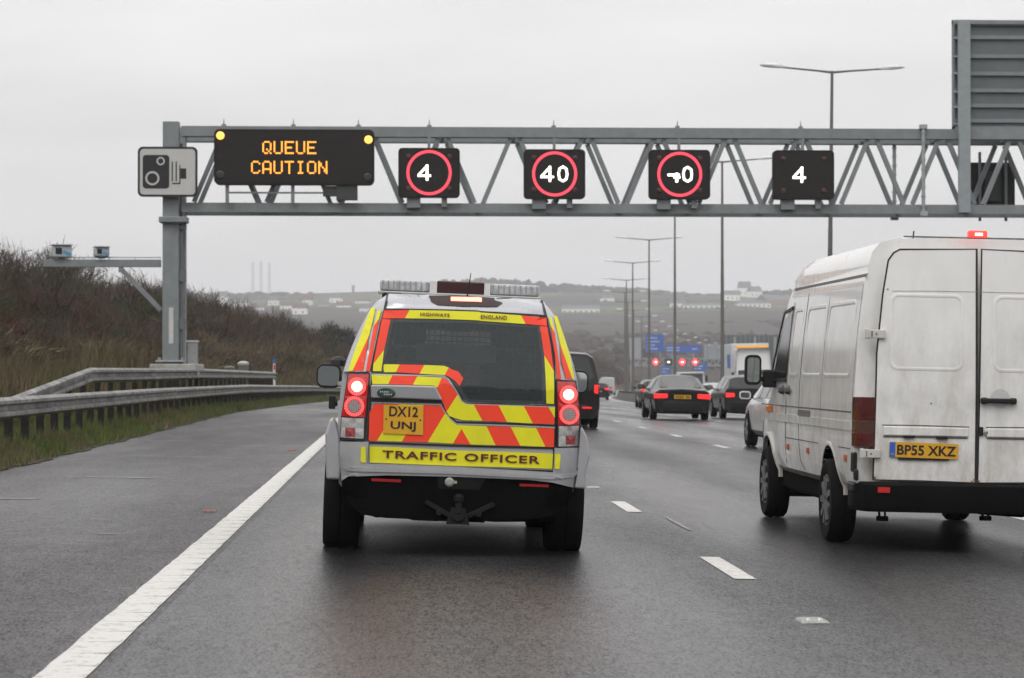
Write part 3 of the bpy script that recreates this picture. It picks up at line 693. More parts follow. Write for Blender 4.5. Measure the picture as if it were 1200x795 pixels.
# --- speed camera warning sign on the leg
e = empty('camera_warning_sign', (gx(199.5), GY - .5, gzz(204)), label='square white sign with a black speed camera symbol on the gantry leg', cat='road sign')
k = MB(); k.slab(rrect(0, 0, 1.73, 1.46, .15), 0, .04); obj('border', k, dark, e)
k = MB(); k.slab(rrect(0, 0, 1.60, 1.33, .11), -.006, .002); obj('face', k, M('sign_white', (.50, .50, .49), .4, var=.04), e)
k = MB(); k.slab(rrect(-.335, 0, .77, .98, .1), -.011, -.004)
for i, (x, h) in enumerate(((.135, .58), (.25, .58))): k.slab([(x - .018, -.28), (x + .018, -.28), (x + .018, .3), (x - .018, .3)], -.011, -.004)
k.slab([(.13, -.36), (.37, -.36), (.37, .2), (.34, .2), (.34, -.32), (.13, -.32)], -.011, -.004); k.slab([(.373, -.2), (.54, -.2), (.54, .1), (.373, .1)], -.011, -.004)
obj('camera_symbol', k, dark, e)
k = MB()
for cx, cz, ro, ri in ((-.20, .31, .12, .078), (-.44, -.19, .205, .15)):
    n = 28; o = circ(cx, cz, ro, n); i_ = circ(cx, cz, ri, n)
    k.add([(x, -.017, z) for x, z in o + i_] + [(x, -.012, z) for x, z in o + i_], [(q, (q + 1) % n, n + (q + 1) % n, n + q) for q in range(n)] + [(2 * n + q, 2 * n + (q + 1) % n, (q + 1) % n, q) for q in range(n)])
obj('lens_ring', k, MATS['sign_white'], e)
for a in (.45, -.45): obj('fixing', MB().box((-.02, .16, a), (.1, .28, .06)), steel, e)

# --- dot matrix message sign
GL = {'Q': ['01110', '10001', '10001', '10001', '10101', '10010', '01101'], 'U': ['10001'] * 6 + ['01110'], 'E': ['11111', '10000', '10000', '11110', '10000', '10000', '11111'],
      'C': ['01110', '10001', '10000', '10000', '10000', '10001', '01110'], 'A': ['01110', '10001', '10001', '10001', '11111', '10001', '10001'], 'T': ['11111'] + ['00100'] * 6,
      'I': ['01110'] + ['00100'] * 5 + ['01110'], 'O': ['01110'] + ['10001'] * 5 + ['01110'], 'N': ['10001', '11001', '11001', '10101', '10011', '10011', '10001']}
amber = M('amber_led', (.8, .35, .05), .4, emit=(1, .36, .035), estr=1.9); amber_l = M('amber_lamp', (.9, .5, .1), .3, emit=(1, .38, .06), estr=2.6)
e = empty('message_sign', (gx(346), GY - .55, gzz(186.5)), label='wide black matrix sign reading QUEUE CAUTION in amber lights', cat='matrix sign')
k = MB(); k.slab(rrect(0, 0, 4.66, 1.62, .16), 0, .34); obj('housing', k, darkface, e, bevel=.02)
k = MB(); k.slab(rrect(0, 0, 4.5, 1.48, .1), -.004, .004); obj('screen', k, M('matrix_screen', (.016, .013, .012), .6, var=.1, spec=.3), e)
for word, cy, c0 in (('QUEUE', 175.6, 309), ('CAUTION', 198.6, 296)):
    for wi, ch in enumerate(word):
        k = MB(); pit = 2.16 / PX
        for r_, row in enumerate(GL[ch]):
            for c_, b in enumerate(row):
                if b == '1':
                    x = gx(c0) + (wi * 6 + c_ + .5) * pit - e.location.x; z = gzz(cy) + (3 - r_) * pit * 1.0 - e.location.z
                    k.add([(x + .026 * math.cos(a), -.012, z + .026 * math.sin(a)) for a in [q * math.pi / 4 + .39 for q in range(8)]], [tuple(range(8))])
        o = obj('letter', k, amber, e, fix=False)
for px, py in ((260.5, 162), (432, 166)):
    k = MB(); k.lathe((gx(px) - e.location.x, 0, gzz(py) - e.location.z), [(.115, .0), (.115, -.03), (.085, -.05)], axis='y', n=20); obj('lamp', k, amber_l, e)
for px, py in ((260.5, 207.5), (431, 210)):
    k = MB(); k.lathe((gx(px) - e.location.x, 0, gzz(py) - e.location.z), [(.12, .0), (.12, -.03), (.09, -.04)], axis='y', n=20); obj('lamp', k, M('unlit_lamp', (.03, .028, .027), .3), e)
k = MB()
for px in (268, 344): k.box((gx(px) - e.location.x, .2, -1.06), (.1, .14, .55)); 
k.bar((-1.95, .2, -1.03), (1.2, .2, -1.03), .05); obj('support', k, steel, e)
k = MB(); k.box((gx(407) - e.location.x, .22, -1.0), (.62, .3, .48)); k.box((gx(407) - e.location.x - .45, .22, -.98), (.5, .2, .3)); obj('control_box', k, M('box_dark', (.04, .042, .045), .5), e, bevel=.01)

# --- lane signals
ringm = M('red_ring_led', (.6, .05, .08), .4, emit=(1, .07, .11), estr=1.05); whitel = M('white_led', (.9, .9, .8), .4, emit=(1, .97, .85), estr=2.4)
redoff = M('unlit_red', (.06, .016, .014), .4)
def seg(k, a, b, w, y=-.02):
    a = Vector((a[0], 0, a[1])); b = Vector((b[0], 0, b[1])); d = (b - a).normalized(); a = a - d * w * .25; b = b + d * w * .25; n_ = Vector((-d.z, 0, d.x)) * w / 2
    k.add([a - n_ + Vector((0, y, 0)), a + n_ + Vector((0, y, 0)), b + n_ + Vector((0, y, 0)), b - n_ + Vector((0, y, 0))], [(0, 1, 2, 3)])
def digit4(k, cx, partial=False):
    s = .43
    y = -.02
    if not partial: seg(k, (cx + .06, s / 2 - .03), (cx - .17, -.06), .06, y); seg(k, (cx + .07, s / 2), (cx + .07, -s / 2), .068, y - .001); seg(k, (cx - .19, -.09), (cx + .17, -.09), .06, y - .002)
    else: seg(k, (cx - .2, -.02), (cx + .12, -.02), .07, y); seg(k, (cx + .05, .02), (cx + .05, -s / 2), .08, y - .001); seg(k, (cx - .03, -.09), (cx + .14, -.09), .06, y - .002)
def digit0(k, cx):
    pts = [(.0, .21), (.10, .15), (.125, .0), (.10, -.15), (0, -.21), (-.10, -.15), (-.125, 0), (-.10, .15)]
    for i in range(8): a, b = pts[i], pts[(i + 1) % 8]; seg(k, (cx + a[0], a[1]), (cx + b[0], b[1]), .062, -.02 - .0005 * (i % 2))
def signal(px, py, ring, digits, label, w=1.80, h=1.45, Y=GY - .5):
    e = empty('lane_signal', (gx(px), Y, gzz(py)), label=label, cat='lane signal', group='lane signals on the near gantry')
    k = MB(); k.slab(rrect(0, 0, w, h, .12), 0, .3); obj('housing', k, darkface, e, bevel=.02)
    k = MB(); k.slab(rrect(0, 0, w - .12, h - .12, .08), -.004, .004); obj('screen', k, MATS['matrix_screen'], e)
    if ring:
        k = MB(); n = 48; o = circ(0, 0, .66, n); i_ = circ(0, 0, .578, n)
        k.add([(x, -.014, z) for x, z in o + i_], [(q, (q + 1) % n, n + (q + 1) % n, n + q) for q in range(n)]); obj('ring', k, ringm, e, fix=False)
    for d, cx in digits:
        k = MB(); digit4(k, cx, d == 'p') if d in '4p' else digit0(k, cx); obj('digit', k, whitel, e, fix=False)
    for a in (-1, 1):
        for b in (-1, 1):
            k = MB(); k.lathe((a * .60, 0, b * .47), [(.075, 0), (.075, -.02), (.05, -.03)], axis='y', n=14); obj('lamp', k, redoff, e)
    for a in (((-.45, .25, -h / 2 - .14), (.4, .25, .3)), ((.45, .25, -h / 2 - .13), (.16, .2, .26)), ((.0, .24, h / 2 + .1), (.08, .12, .5))): obj('bracket', MB().box(*a), steel, e)
    k = MB(); k.box((0, .36, 0), (w * .6, .16, h * .7)); obj('back_box', k, MATS['box_dark'], e)
    return e
signal(502.5, 204, True, [('4', -.13)], 'lane signal showing a lone 4 inside a red ring, nearest the message sign')
signal(649, 205, True, [('4', -.21), ('0', .24)], 'lane signal showing a complete white 40 inside a red ring')
signal(795.5, 205, True, [('p', -.14), ('0', .23)], 'lane signal with a broken half-lit 4 before the 0 in a red ring')
signal(941.5, 205, False, [('4', -.13)], 'lane signal showing only a 4 with no red ring')
# back of a signal for the other carriageway
e = empty('signal_back', (gx(1184), GY + D + .35, gzz(211)), label='plain black back of a signal seen through the right end of the lattice', cat='lane signal')
k = MB(); k.slab(rrect(0, 0, 1.65, 1.5, .1), 0, .3); obj('housing', k, dark, e, bevel=.03)
k = MB(); k.box((.1, -.1, .0), (.5, .2, .9)); obj('service_door', k, M('box_black', (.02, .022, .024), .4), e, bevel=.01)
for a in (-.3, .5): obj('bracket', MB().box((a, -.18, 0), (.07, .1, 2.1)), steel, e)
# --- big direction sign seen from behind
e = empty('direction_sign', (gx(1133), GY - .3, 6.0), label='back of a tall ribbed grey direction sign at the upper right corner', cat='road sign')
def dobj(name, mb, mats, **kw):
    o = obj(name, mb, mats, e, **kw); o.matrix_parent_inverse = Matrix.Translation(-e.location); return o
sx0, sx1, sz0, sz1 = gx(1122), gx(1122) + 6.2, gzz(149.5), gzz(19.5)
pan = M('sign_back_grey', (.125, .145, .155), .5, var=.1, scale=2)
k = MB(); k.box(((sx0 + sx1) / 2, GY + .12, (sz0 + sz1) / 2), (sx1 - sx0, .03, sz1 - sz0)); dobj('panel', k, pan)
for i, z in enumerate((.12, .52, 1.08, 1.6, 2.1, 2.55, 3.0)):
    k = MB(); k.box(((sx0 + sx1) / 2, GY + .06, sz1 - z), (sx1 - sx0 - .02, .09, .06)); k.box(((sx0 + sx1) / 2, GY + .02, sz1 - z + .015), (sx1 - sx0 - .02, .012, .11)); dobj('rail', k, steel)
k = MB(); k.box(((sx0 + sx1) / 2, GY + .05, sz1 - .06), (sx1 - sx0, .2, .12)); k.box((sx0 + .03, GY + .05, (sz0 + sz1) / 2), (.06, .16, sz1 - sz0)); k.box(((sx0 + sx1) / 2, GY + .05, sz0 + .05), (sx1 - sx0, .16, .1)); dobj('frame', k, steel)
for px in (1133, 1310):
    k = MB(); k.box((gx(px), GY - .3, (6.0 + sz1 - .04) / 2), (.34, .2, sz1 - .04 - 6.0)); dobj('post', k, M('post_grey', (.27, .30, .315), .45, var=.08), bevel=.01)
for z in (.55, 1.1, 1.6, 2.15, 2.6, 3.1):
    k = MB(); k.cyl((sx0 + .02, GY - .03, sz1 - z), (sx0 + .2, GY - .03, sz1 - z), .035, n=8); dobj('clamp', k, steel_l)

# small kit near the leg
e = empty('equipment_cabinet', (gx(225), GY + .3, 1.2), label='narrow grey cabinet with a pale edge beside the foot of the gantry leg', cat='cabinet')
k = MB(); k.box((.03, 0, .6), (.28, .4, .75)); obj('body', k, M('cabinet_grey', (.25, .26, .26), .5), e, bevel=.01)
k = MB(); k.box((.03, 0, 1.0), (.34, .46, .05)); obj('lid', k, M('cabinet_pale', (.5, .5, .49), .5), e)
k = MB(); k.box((.03, 0, .12), (.34, .46, .24)); obj('base', k, MATS['concrete'], e)
for px, py, Y, lab in ((270, 428, 104, 'lower dull green roadside cabinet left of its taller neighbour behind the barrier'), (286, 425.5, 101, 'taller roadside cabinet with a pale domed cap behind the barrier')):
    X = (px - 470) / 2990 * Y; zt_ = 1.35 + (434 - py) / 2990 * Y; g0 = float(gz([X - off(Y)], [Y])[0]); e = empty('roadside_cabinet', (X, Y, g0 - .1), label=lab, cat='cabinet', group='roadside cabinets behind the barrier')
    k = MB(); k.box((0, 0, (zt_ - g0) / 2), (.38, .38, max(.3, zt_ - g0))); obj('body', k, M('cabinet_green', (.10, .11, .09), .6), e, bevel=.01)
    k = MB(); k.lathe((0, 0, zt_ - g0 + (.1 if py < 427 else 0)), [(.22, -.08), (.23, 0), (.15, .05), (.02, .07)], axis='z', n=16); obj('cap', k, M('cap_pale', (.42, .42, .40), .5) if py < 427 else MATS['cabinet_green'], e)
X, Y = (322 - 470) / 2990 * 121, 121.0; g0 = float(gz([X - off(Y)], [Y])[0])
e = empty('marker_post', (X, Y, g0 - .1), label='slim white marker post with blue top and red band behind the barrier end', cat='marker post')
h = 1.35 + (434 - 421.5) / 2990 * Y - g0 + .1
k = MB(); k.box((0, 0, h / 2), (.12, .05, h)); obj('post', k, M('post_white', (.6, .6, .6), .5), e)
k = MB(); k.box((0, 0, h - .09), (.135, .065, .2)); obj('blue_cap', k, M('marker_blue', (.03, .12, .35), .5), e)
k = MB(); k.box((.01, -.03, h - .36), (.08, .02, .22)); obj('red_band', k, M('marker_red', (.5, .03, .02), .4), e)

# ================================================================== CRASH BARRIERS
wprof = [(0, .155), (.03, .15), (.10, .11), (.10, .065), (.01, .03), (.01, -.03), (.10, -.065), (.10, -.11), (.03, -.15), (0, -.155)]
rail_m = M('weathered_zinc', (.26, .26, .255), .45, metal=.4, var=.3, scale=2.2, dirt=1.0, dirt_rgb=(.07, .064, .055), dirt_z=(-10, 30))
post_m = M('barrier_post', (.028, .025, .023), .9, spec=.1, var=.35, scale=8)
def barrier(name, pts, ground_f, label, spacing=2.4, pspan=None, group=None):
    # pts: (u, Y, top z)
    e = empty(name, RP(pts[0][0], pts[0][1]), label=label, cat='crash barrier', group=group)
    inv = Matrix.Translation(-e.location)
    Ysr = [p[1] for p in pts]; us_ = [p[0] for p in pts]; zs_ = [p[2] for p in pts]
    def at(y): return Vector((np.interp(y, Ysr, us_) + off(y), y, np.interp(y, Ysr, zs_)))
    samples = sorted(set([float(q) for q in np.arange(pts[0][1], pts[-1][1], 1.6)] + [float(q) for q in Ysr]))
    rings = []
    for y in samples:
        c = at(y); rings.append([(c.x + .12 + dx, c.y, c.z - .155 + dz) for dx, dz in wprof] + [(c.x + .12 + dx - .006, c.y, c.z - .155 + dz * .98) for dx, dz in reversed(wprof)])
    k = MB(); k.rings(rings)
    o = obj('beam', k, rail_m, e, smooth=35); o.matrix_parent_inverse = inv
    k = MB(); y = pts[0][1] + 1
    while y < min(pts[-1][1], 110):
        c = at(y); k.box((c.x + .125, y, c.z - .155), (.02, .26, .295)); k.cyl((c.x + .10, y, c.z - .09), (c.x + .205, y, c.z - .09), .016, n=6); y += 3.2
    o = obj('splice_bolt', k, rail_m, e); o.matrix_parent_inverse = inv
    y = pts[0][1] + .5; n = 0
    while y < pts[-1][1] and n < 95:
        c = at(y); g0 = ground_f(y) - .25
        k = MB(); k.box((c.x, y, (g0 + c.z - .04) / 2), (.11, .13, c.z - .04 - g0)); k.box((c.x + .07, y, c.z - .155), (.1, .08, .2))
        o = obj('post', k, post_m, e); o.matrix_parent_inverse = inv; y += spacing; n += 1
    return e
barrier('crash_barrier', [(-5.75, 24, .98), (-5.75, 40, .96), (-5.75, 60, .93), (-5.72, 90, .84), (-5.72, 132, .55), (-5.9, 160, .30), (-5.9, 235, -.12)], lambda y: float(gz([-5.75], [y])[0]), 'front weathered steel crash barrier along the edge of the hard shoulder', spacing=1.65)
barrier('crash_barrier', [(-6.75, 38.5, .62), (-6.72, 44, .92), (-6.55, 53, 1.40), (-6.3, 62, 1.40), (-6.2, 76, 1.40), (-6.3, 95, 1.34), (-6.55, 117, 1.26), (-6.6, 118.5, 1.16)], lambda y: float(gz([-6.4], [y])[0]), 'rear steel crash barrier ramping up in front of the gantry leg', spacing=2.0)
k0 = barrier('crash_barrier', [(14.3, 60, .45), (14.3, 75, .42), (14.3, 120, .12), (14.3, 230, -.55), (14.3, 400, -1.65), (14.3, 520, -2.4)], lambda y: prof(y) - .3, 'low steel barrier running down the central reserve between the carriageways', spacing=5.0)
k = MB()
ys = [float(q) for q in np.arange(60, 520, 8)]
k.rings([[RP(14.02, y, 0), RP(14.2, y, .62), RP(14.95, y, .62), RP(15.1, y, 0)] for y in ys])
obj('reserve_wall', k, M('dirty_concrete', (.10, .095, .088), .9, var=.3, scale=3, bump=.3), label='low dirty concrete wall along the central reserve', cat='wall')

# ================================================================== LIGHTING COLUMNS
col_m = M('column_grey', (.13, .125, .115), .6, var=.1); lan_m = M('lantern_white', (.62, .63, .64), .35)
def column(Y, label, h=12.0, u=14.5, first=None, lean=0):
    e = empty('lighting_column', RP(u, Y), (0, R(lean), heading(Y) * .5), label=label, cat='lamp post', group='lighting columns on the central reserve')
    k = MB(); k.cyl((0, 0, 0), (0, 0, 1.6), .14, .13, n=12); k.cyl((0, 0, 1.6), (0, 0, h * .55), .095, .08, n=12); k.cyl((0, 0, h * .55), (0, 0, h), .075, .05, n=12); obj('mast', k, col_m, e, smooth=40)
    for s in (-1, 1):
        k = MB(); k.tube([(0, 0, h - .05), (s * .5, 0, h + .0), (s * 1.75, 0, h + .10)], [.045, .035, .03], n=8); obj('arm', k, col_m, e)
        k = MB(); k.rings([[(s * x, y * w, h + .12 + zz * t + (x - 1.7) * .06) for y, zz in ((-.15, -.05), (.15, -.05), (.17, .02), (.08, .11), (-.08, .11), (-.17, .02))] for x, w, t in ((1.6, .35, .5), (1.8, .8, .9), (2.1, 1, 1), (2.4, .8, .7), (2.5, .3, .3))]); ln_ = obj('lantern', k, lan_m, e, smooth=50)
    return e
names = {87: 'nearest and tallest lighting column, its twin arms high above the right of the gantry', 122: 'dark lighting column right of the black coupe, its arms hidden by the gantry', 155: 'lighting column rising directly behind the roof of the black coupe',
         187: 'lighting column rising between the far blue signs, twin arms just under the gantry', 222: 'second twin-armed lighting column counting left from the far blue signs', 258: 'leftmost twin-armed lighting column standing out against the sky'}
for Y in (87, 122, 155, 187, 222, 258): column(Y, names[Y], u={87: 14.5, 122: 14.65, 155: 14.88, 187: 15.0, 222: 14.95, 258: 15.0}[Y], lean=.7 if Y == 87 else 0)
ordn = ['first', 'second', 'third', 'fourth', 'fifth', 'sixth', 'seventh', 'eighth', 'ninth', 'tenth', 'eleventh', 'twelfth', 'thirteenth', 'fourteenth', 'fifteenth', 'sixteenth', 'seventeenth']
for i, Y in enumerate(range(292, 292 + 34 * 15, 34)):
    column(Y, ordn[i] + ' of the distant lighting columns whose pale lanterns dot the hillside, counting away from the camera', u=14.9 + max(0, (Y - 520)) * .03)

# ================================================================== FAR GANTRY at 700 m
FY = 700.0; FP = 2990 / FY
def fx(px): return (px - 470) / FP
def fz(py): return 1.35 + (434 - py) / FP
e = empty('far_gantry', (fx(745), FY, RP(0, FY).z), label='distant grey gantry carrying the blue direction signs', cat='gantry')
fst = M('far_steel', (.26, .27, .28), .6)
def fobj(name, mb, mats, par=e, **kw):
    o = obj(name, mb, mats, par, **kw); o.matrix_parent_inverse = Matrix.Translation(-par.location); return o
for z in (fz(420.5), fz(428.5)):
    for dy in (0, 2):
        k = MB(); k.bar((fx(742), FY + dy, z), (fx(880), FY + dy, z), .45); fobj('chord', k, fst)
for i in range(16):
    k = MB(); x = fx(742) + i * 2.02; k.bar((x, FY, fz(420.5)), (x + 1.01, FY, fz(428.5)), .3); k.bar((x + 1.01, FY, fz(428.5)), (x + 2.02, FY, fz(420.5)), .3); fobj('brace', k, fst)
for px in (742, 880):
    k = MB(); k.box((fx(px), FY + 1, (fz(419) + prof(FY)) / 2), (.9, 2.5, fz(419) - prof(FY))); fobj('leg', k, fst)
sb = M('motorway_blue', (.012, .09, .42), .4, var=.08); wt = M('sign_lettering', (.65, .68, .72), .4)
def bluesign(x0, x1, y0, y1, rows, lab):
    s = empty('direction_sign', (fx((x0 + x1) / 2), FY - 1.2, fz(y1)), label=lab, cat='road sign', group='blue motorway signs')
    w, h = (x1 - x0) / FP, (y1 - y0) / FP
    k = MB(); k.slab(rrect(0, h / 2, w, h, .25), 0, .15); obj('panel', k, sb, s)
    for (a, b, l_) in rows:
        k = MB(); q = a * w - w / 2
        while q < (a + l_) * w - w / 2: ww = rnd.uniform(.3, .5); k.slab([(q, b * h - .14), (q + ww, b * h - .14), (q + ww, b * h + .14), (q, b * h + .14)], -.03, -.01); q += ww + .18
        obj('lettering', k, wt, s)
    k = MB(); k.box((-w * .3, .5, h / 2 - 1), (.3, .3, h + 2)); obj('support', k, fst, s); obj('support', MB().box((w * .3, .5, h / 2 - 1), (.3, .3, h + 2)), fst, s)
bluesign(757, 778, 392, 413, [(.1, .8, .5), (.1, .6, .6), (.1, .4, .4), (.1, .2, .5)], 'tall blue direction sign on the far gantry')
bluesign(780, 822, 404.5, 413.5, [(.05, .65, .3), (.05, .3, .35), (.75, .5, .15)], 'long low blue direction sign on the far gantry')
bluesign(775.5, 786, 429, 440, [(.15, .7, .6), (.15, .35, .5)], 'small square blue sign hanging below the far gantry')
bluesign(813, 829, 426, 434.5, [(.1, .65, .6), (.1, .3, .5)], 'small blue sign below the right end of the far gantry')
k = MB(); k.box((fx(746), FY + .6, fz(409)), (3.4, .3, 6.0)); fobj('equipment_panel', k, M('panel_grey', (.30, .32, .34), .6))
k = MB(); k.box((fx(836), FY + .6, fz(413)), (4.5, .3, 4.5)); fobj('equipment_panel', k, M('panel_grey2', (.24, .27, .29), .6))
for px, ring, lab in ((768.5, 1, 'leftmost of the red-ringed signals on the far gantry'), (783.6, 0, 'dark far-gantry signal with a white arrow and no red ring'), (799.7, 1, 'middle red-ringed signal on the far gantry, beside a lighting column'), (815, 1, 'rightmost of the red-ringed signals on the far gantry')):
    s = empty('lane_signal', (fx(px), FY - 1.5, fz(424.5)), label=lab, cat='lane signal', group='lane signals on the far gantry')
    k = MB(); k.slab(rrect(0, 0, 2.1, 1.9, .2), 0, .4); obj('housing', k, darkface, s)
    if ring:
        k = MB(); n = 24; o = circ(0, 0, .95, n); i_ = circ(0, 0, .5, n); k.add([(x, -.02, z) for x, z in o + i_], [(q, (q + 1) % n, n + (q + 1) % n, n + q) for q in range(n)]); obj('ring', k, M('far_red_led', (.8, .1, .1), .4, emit=(1, .05, .07), estr=1.6), s, fix=False)
    k = MB(); k.slab([(-.35, -.15), (.05, -.15), (.05, -.35), (.45, 0), (.05, .35), (.05, .15), (-.35, .15)], -.05, -.03); obj('digit', k, whitel, s)

# back of a big sign on the right verge, far
SY = 330.0
e = empty('sign_back', RP(34, SY), label='wide grey ribbed back of a large sign beyond the white lorry', cat='road sign')
def vx(px, Y): return (px - 470) / 2990 * Y
def vz(py, Y): return 1.35 + (434 - py) / 2990 * Y
x0, x1, z0, z1 = vx(850, SY), vx(922, SY), vz(418, SY), vz(392.5, SY)
k = MB(); k.box(((x0 + x1) / 2, SY, (z0 + z1) / 2), (x1 - x0, .1, z1 - z0)); lobj('panel', k, M('far_panel', (.13, .145, .155), .6, var=.1), e)
for i in range(13):
    k = MB(); k.box((x0 + (i + .5) / 13 * (x1 - x0), SY - .12, (z0 + z1) / 2), (.14, .14, z1 - z0)); lobj('rib', k, M('panel_rib', (.20, .22, .23), .6), e)
for i in range(3):
    k = MB(); xx = x0 + (i + .5) / 3 * (x1 - x0); k.box((xx, SY - .3, (z1 + prof(SY)) / 2 - .5), (.3, .25, z1 - prof(SY) + .5)); lobj('post', k, MATS['panel_grey'], e)
# ================================================================== VEHICLE KIT
tyre_m = M('tyre_rubber', (.009, .009, .009), .9, var=.25, scale=12, spec=.12)
alloy_m = M('alloy_wheel', (.30, .30, .31), .4, metal=.6, var=.2, scale=10)
under_m = M('underbody_black', (.006, .006, .006), .95, var=.3, spec=.05)
glass_m = M('tinted_glass', (.012, .015, .017), .06, var=0, spec=.6)
rubber = M('black_trim', (.014, .014, .015), .5, var=.15, spec=.3)
plate_y = M('plate_yellow', (.70, .36, .012), .45, var=.06, scale=10, dirt=.3, dirt_z=(-3, 3), dirt_rgb=(.3, .2, .05)); ink = M('plate_ink', (.012, .012, .014), .5)
mirror_m = M('mirror_glass', (.45, .5, .5), .03, metal=1, var=0)
chrome = M('chrome', (.6, .6, .6), .15, metal=1, var=.05)
def red_lit(name, s): return M(name, (.6, .02, .02), .25, emit=(1, .03, .03), estr=s * .8)
brake_m = red_lit('brake_light', 1.3); tail_m = red_lit('tail_light', .55)
dull_red = M('red_reflector', (.32, .012, .012), .25)
def wheel(parent, c, r, w, side, spokes=5, rim=alloy_m, rr=.62):
    # side: -1 left, +1 right; c = centre of the wheel
    e = empty('wheel', c); e.parent = parent
    k = MB(); h = w / 2
    k.lathe((0, 0, 0), [(r * .62, -h * .8), (r * .72, -h), (r * .92, -h), (r * .985, -h * .8), (r, -h * .45), (r, -h * .1), (r * .975, -h * .06), (r * .975, h * .06), (r, h * .1), (r, h * .45), (r * .985, h * .8), (r * .92, h), (r * .72, h), (r * .62, h * .8)], n=40)
    obj('tyre', k, tyre_m, e, smooth=40)
    k = MB(); s = side
    k.lathe((0, 0, 0), [(r * rr, s * h * .1), (r * rr, s * h * .82), (r * rr * 1.03, s * h * .9), (r * rr * .93, s * h * .9), (r * rr * .88, s * h * .45), (.02, s * h * .4)], n=32)
    for i in range(spokes):
        a = 2 * math.pi * i / spokes
        k.bar((s * h * .72, math.cos(a) * r * .1, math.sin(a) * r * .1), (s * h * .8, math.cos(a) * r * rr * .95, math.sin(a) * r * rr * .95), .05, r * .16, up=(1, 0, 0))
    k.lathe((0, 0, 0), [(r * .14, s * h * .3), (r * .14, s * h * .85), (r * .1, s * h * .9)], n=16)
    obj('rim', k, rim, e, smooth=40)
    return e
def ringpts(half):                         # half profile list (x>=0 bottom->top) -> full closed ring
    return [(x, z) for x, z in half] + [(-x, z) for x, z in reversed(half) if x > 1e-6]
def arch_cut(y, z, r, hw, depth=.28):
    a = MB(); a.cyl((hw - depth, y, z), (hw + .4, y, z), r, n=32); b = MB(); b.cyl((-hw + depth, y, z), (-hw - .4, y, z), r, n=32); return [a, b]

# ------------------------------------------------------------------ the traffic officer 4x4
silver = M('silver_paint', (.44, .45, .48), .26, metal=.3, var=.05, scale=3, coat=.6, dirt=.55, dirt_rgb=(.16, .15, .14), dirt_z=(.3, 1.1))
yel = M('reflective_yellow', (.80, .76, .008), .42, var=.035, scale=5, dirt=.3, dirt_rgb=(.30, .27, .06), dirt_z=(.5, 1.5)); red = M('reflective_red', (.95, .055, .018), .42, var=.035, scale=5, dirt=.25, dirt_rgb=(.35, .06, .035), dirt_z=(.5, 1.5))
blk = M('seal_black', (.012, .012, .013), .5)
TH = R(2.1); SC = 159.0
def T(px, py):                             # tracing units of the rear elevation -> metres on the car
    x, y = px - 531, py - 650
    return ((x * math.cos(TH) + y * math.sin(TH)) / SC, (x * math.sin(TH) - y * math.cos(TH)) / SC)
def zA(x, y): return T(400 + x / 6.625, 320 + y / 6.625)
def zB(x, y): return T(540 + x / 6.625, 320 + y / 6.625)
def zC(x, y): return T(370 + x / 5.3, 410 + y / 5.3)
def zD(x, y): return T(530 + x / 5.68, 420 + y / 5.68)
def zE(x, y): return T(370 + x / 3.636, 540 + y / 3.636)
def zG(x, y): return T(380 + x / 6.62, 320 + y / 6.62)
def zH(x, y): return T(600 + x / 6.62, 320 + y / 6.62)
HP = [(0, .40), (.78, .40), (.86, .50), (.885, .70), (.885, .95), (.875, 1.15), (.865, 1.30), (.84, 1.40), (.80, 1.52), (.745, 1.66), (.69, 1.78), (.63, 1.855), (.52, 1.885), (.30, 1.90), (0, 1.905)]
def hwz(z): return float(np.interp(z, [p[1] for p in HP[1:]], [p[0] for p in HP[1:]]))
def dep(x, z):
    d = 0 if z < 1.25 else .20 * (z - 1.25)
    t = max(0, min(1, (abs(x) / max(hwz(z), .3) - .80) / .20)); d += .13 * t * t
    if z > 1.80: d += .8 * (z - 1.80) ** 1.5 * 2
    return d
def panel(mb, poly, o, th=.004, mi=None, dep=dep, grid=.09):
    # polygon in (x,z) laid over the rear surface, o = how far it stands proud
    bm = bmesh.new(); vs = [bm.verts.new((x, 0, z)) for x, z in poly]
    for t in tessellate_polygon([[Vector((x, z, 0)) for x, z in poly]]):
        try: bm.faces.new([vs[i] for i in t])
        except Exception: pass
    for _ in range(5):
        es = [e for e in bm.edges if e.calc_length() > grid]
        if not es: break
        bmesh.ops.subdivide_edges(bm, edges=es, cuts=1, use_grid_fill=False)
        bmesh.ops.triangulate(bm, faces=bm.faces)
    base = len(mb.v); bm.verts.ensure_lookup_table(); n = len(bm.verts)
    V = [(v.co.x, dep(v.co.x, v.co.z) - o, v.co.z) for v in bm.verts] + [(v.co.x, dep(v.co.x, v.co.z) - o + th, v.co.z) for v in bm.verts]
    F = []
    for f in bm.faces:
        q = [v.index for v in f.verts]; F.append(tuple(q)); F.append(tuple(n + i for i in reversed(q)))
    for e in bm.edges:
        if e.is_boundary: a, b = e.verts[0].index, e.verts[1].index; F.append((a, b, n + b, n + a))
    bm.free(); mb.add(V, F, mi)
def line_panel(mb, pts, w, o, th=.004, dep=dep, mi=None):      # ribbon along a polyline
    pts = [Vector((p[0], p[1])) for p in pts]
    L, Rr = [], []
    for i, p in enumerate(pts):
        d = (pts[min(i + 1, len(pts) - 1)] - pts[max(i - 1, 0)]).normalized(); n = Vector((-d.y, d.x)) * w / 2
        L.append(tuple(p + n)); Rr.append(tuple(p - n))
    panel(mb, L + Rr[::-1], o, th, mi, dep)

car4 = empty('traffic_officer_car', (.385, 18.58, -.008), (0, R(2.25), 0), label='silver 4x4 with red and yellow chevrons marked TRAFFIC OFFICER, brake lights on', cat='car')
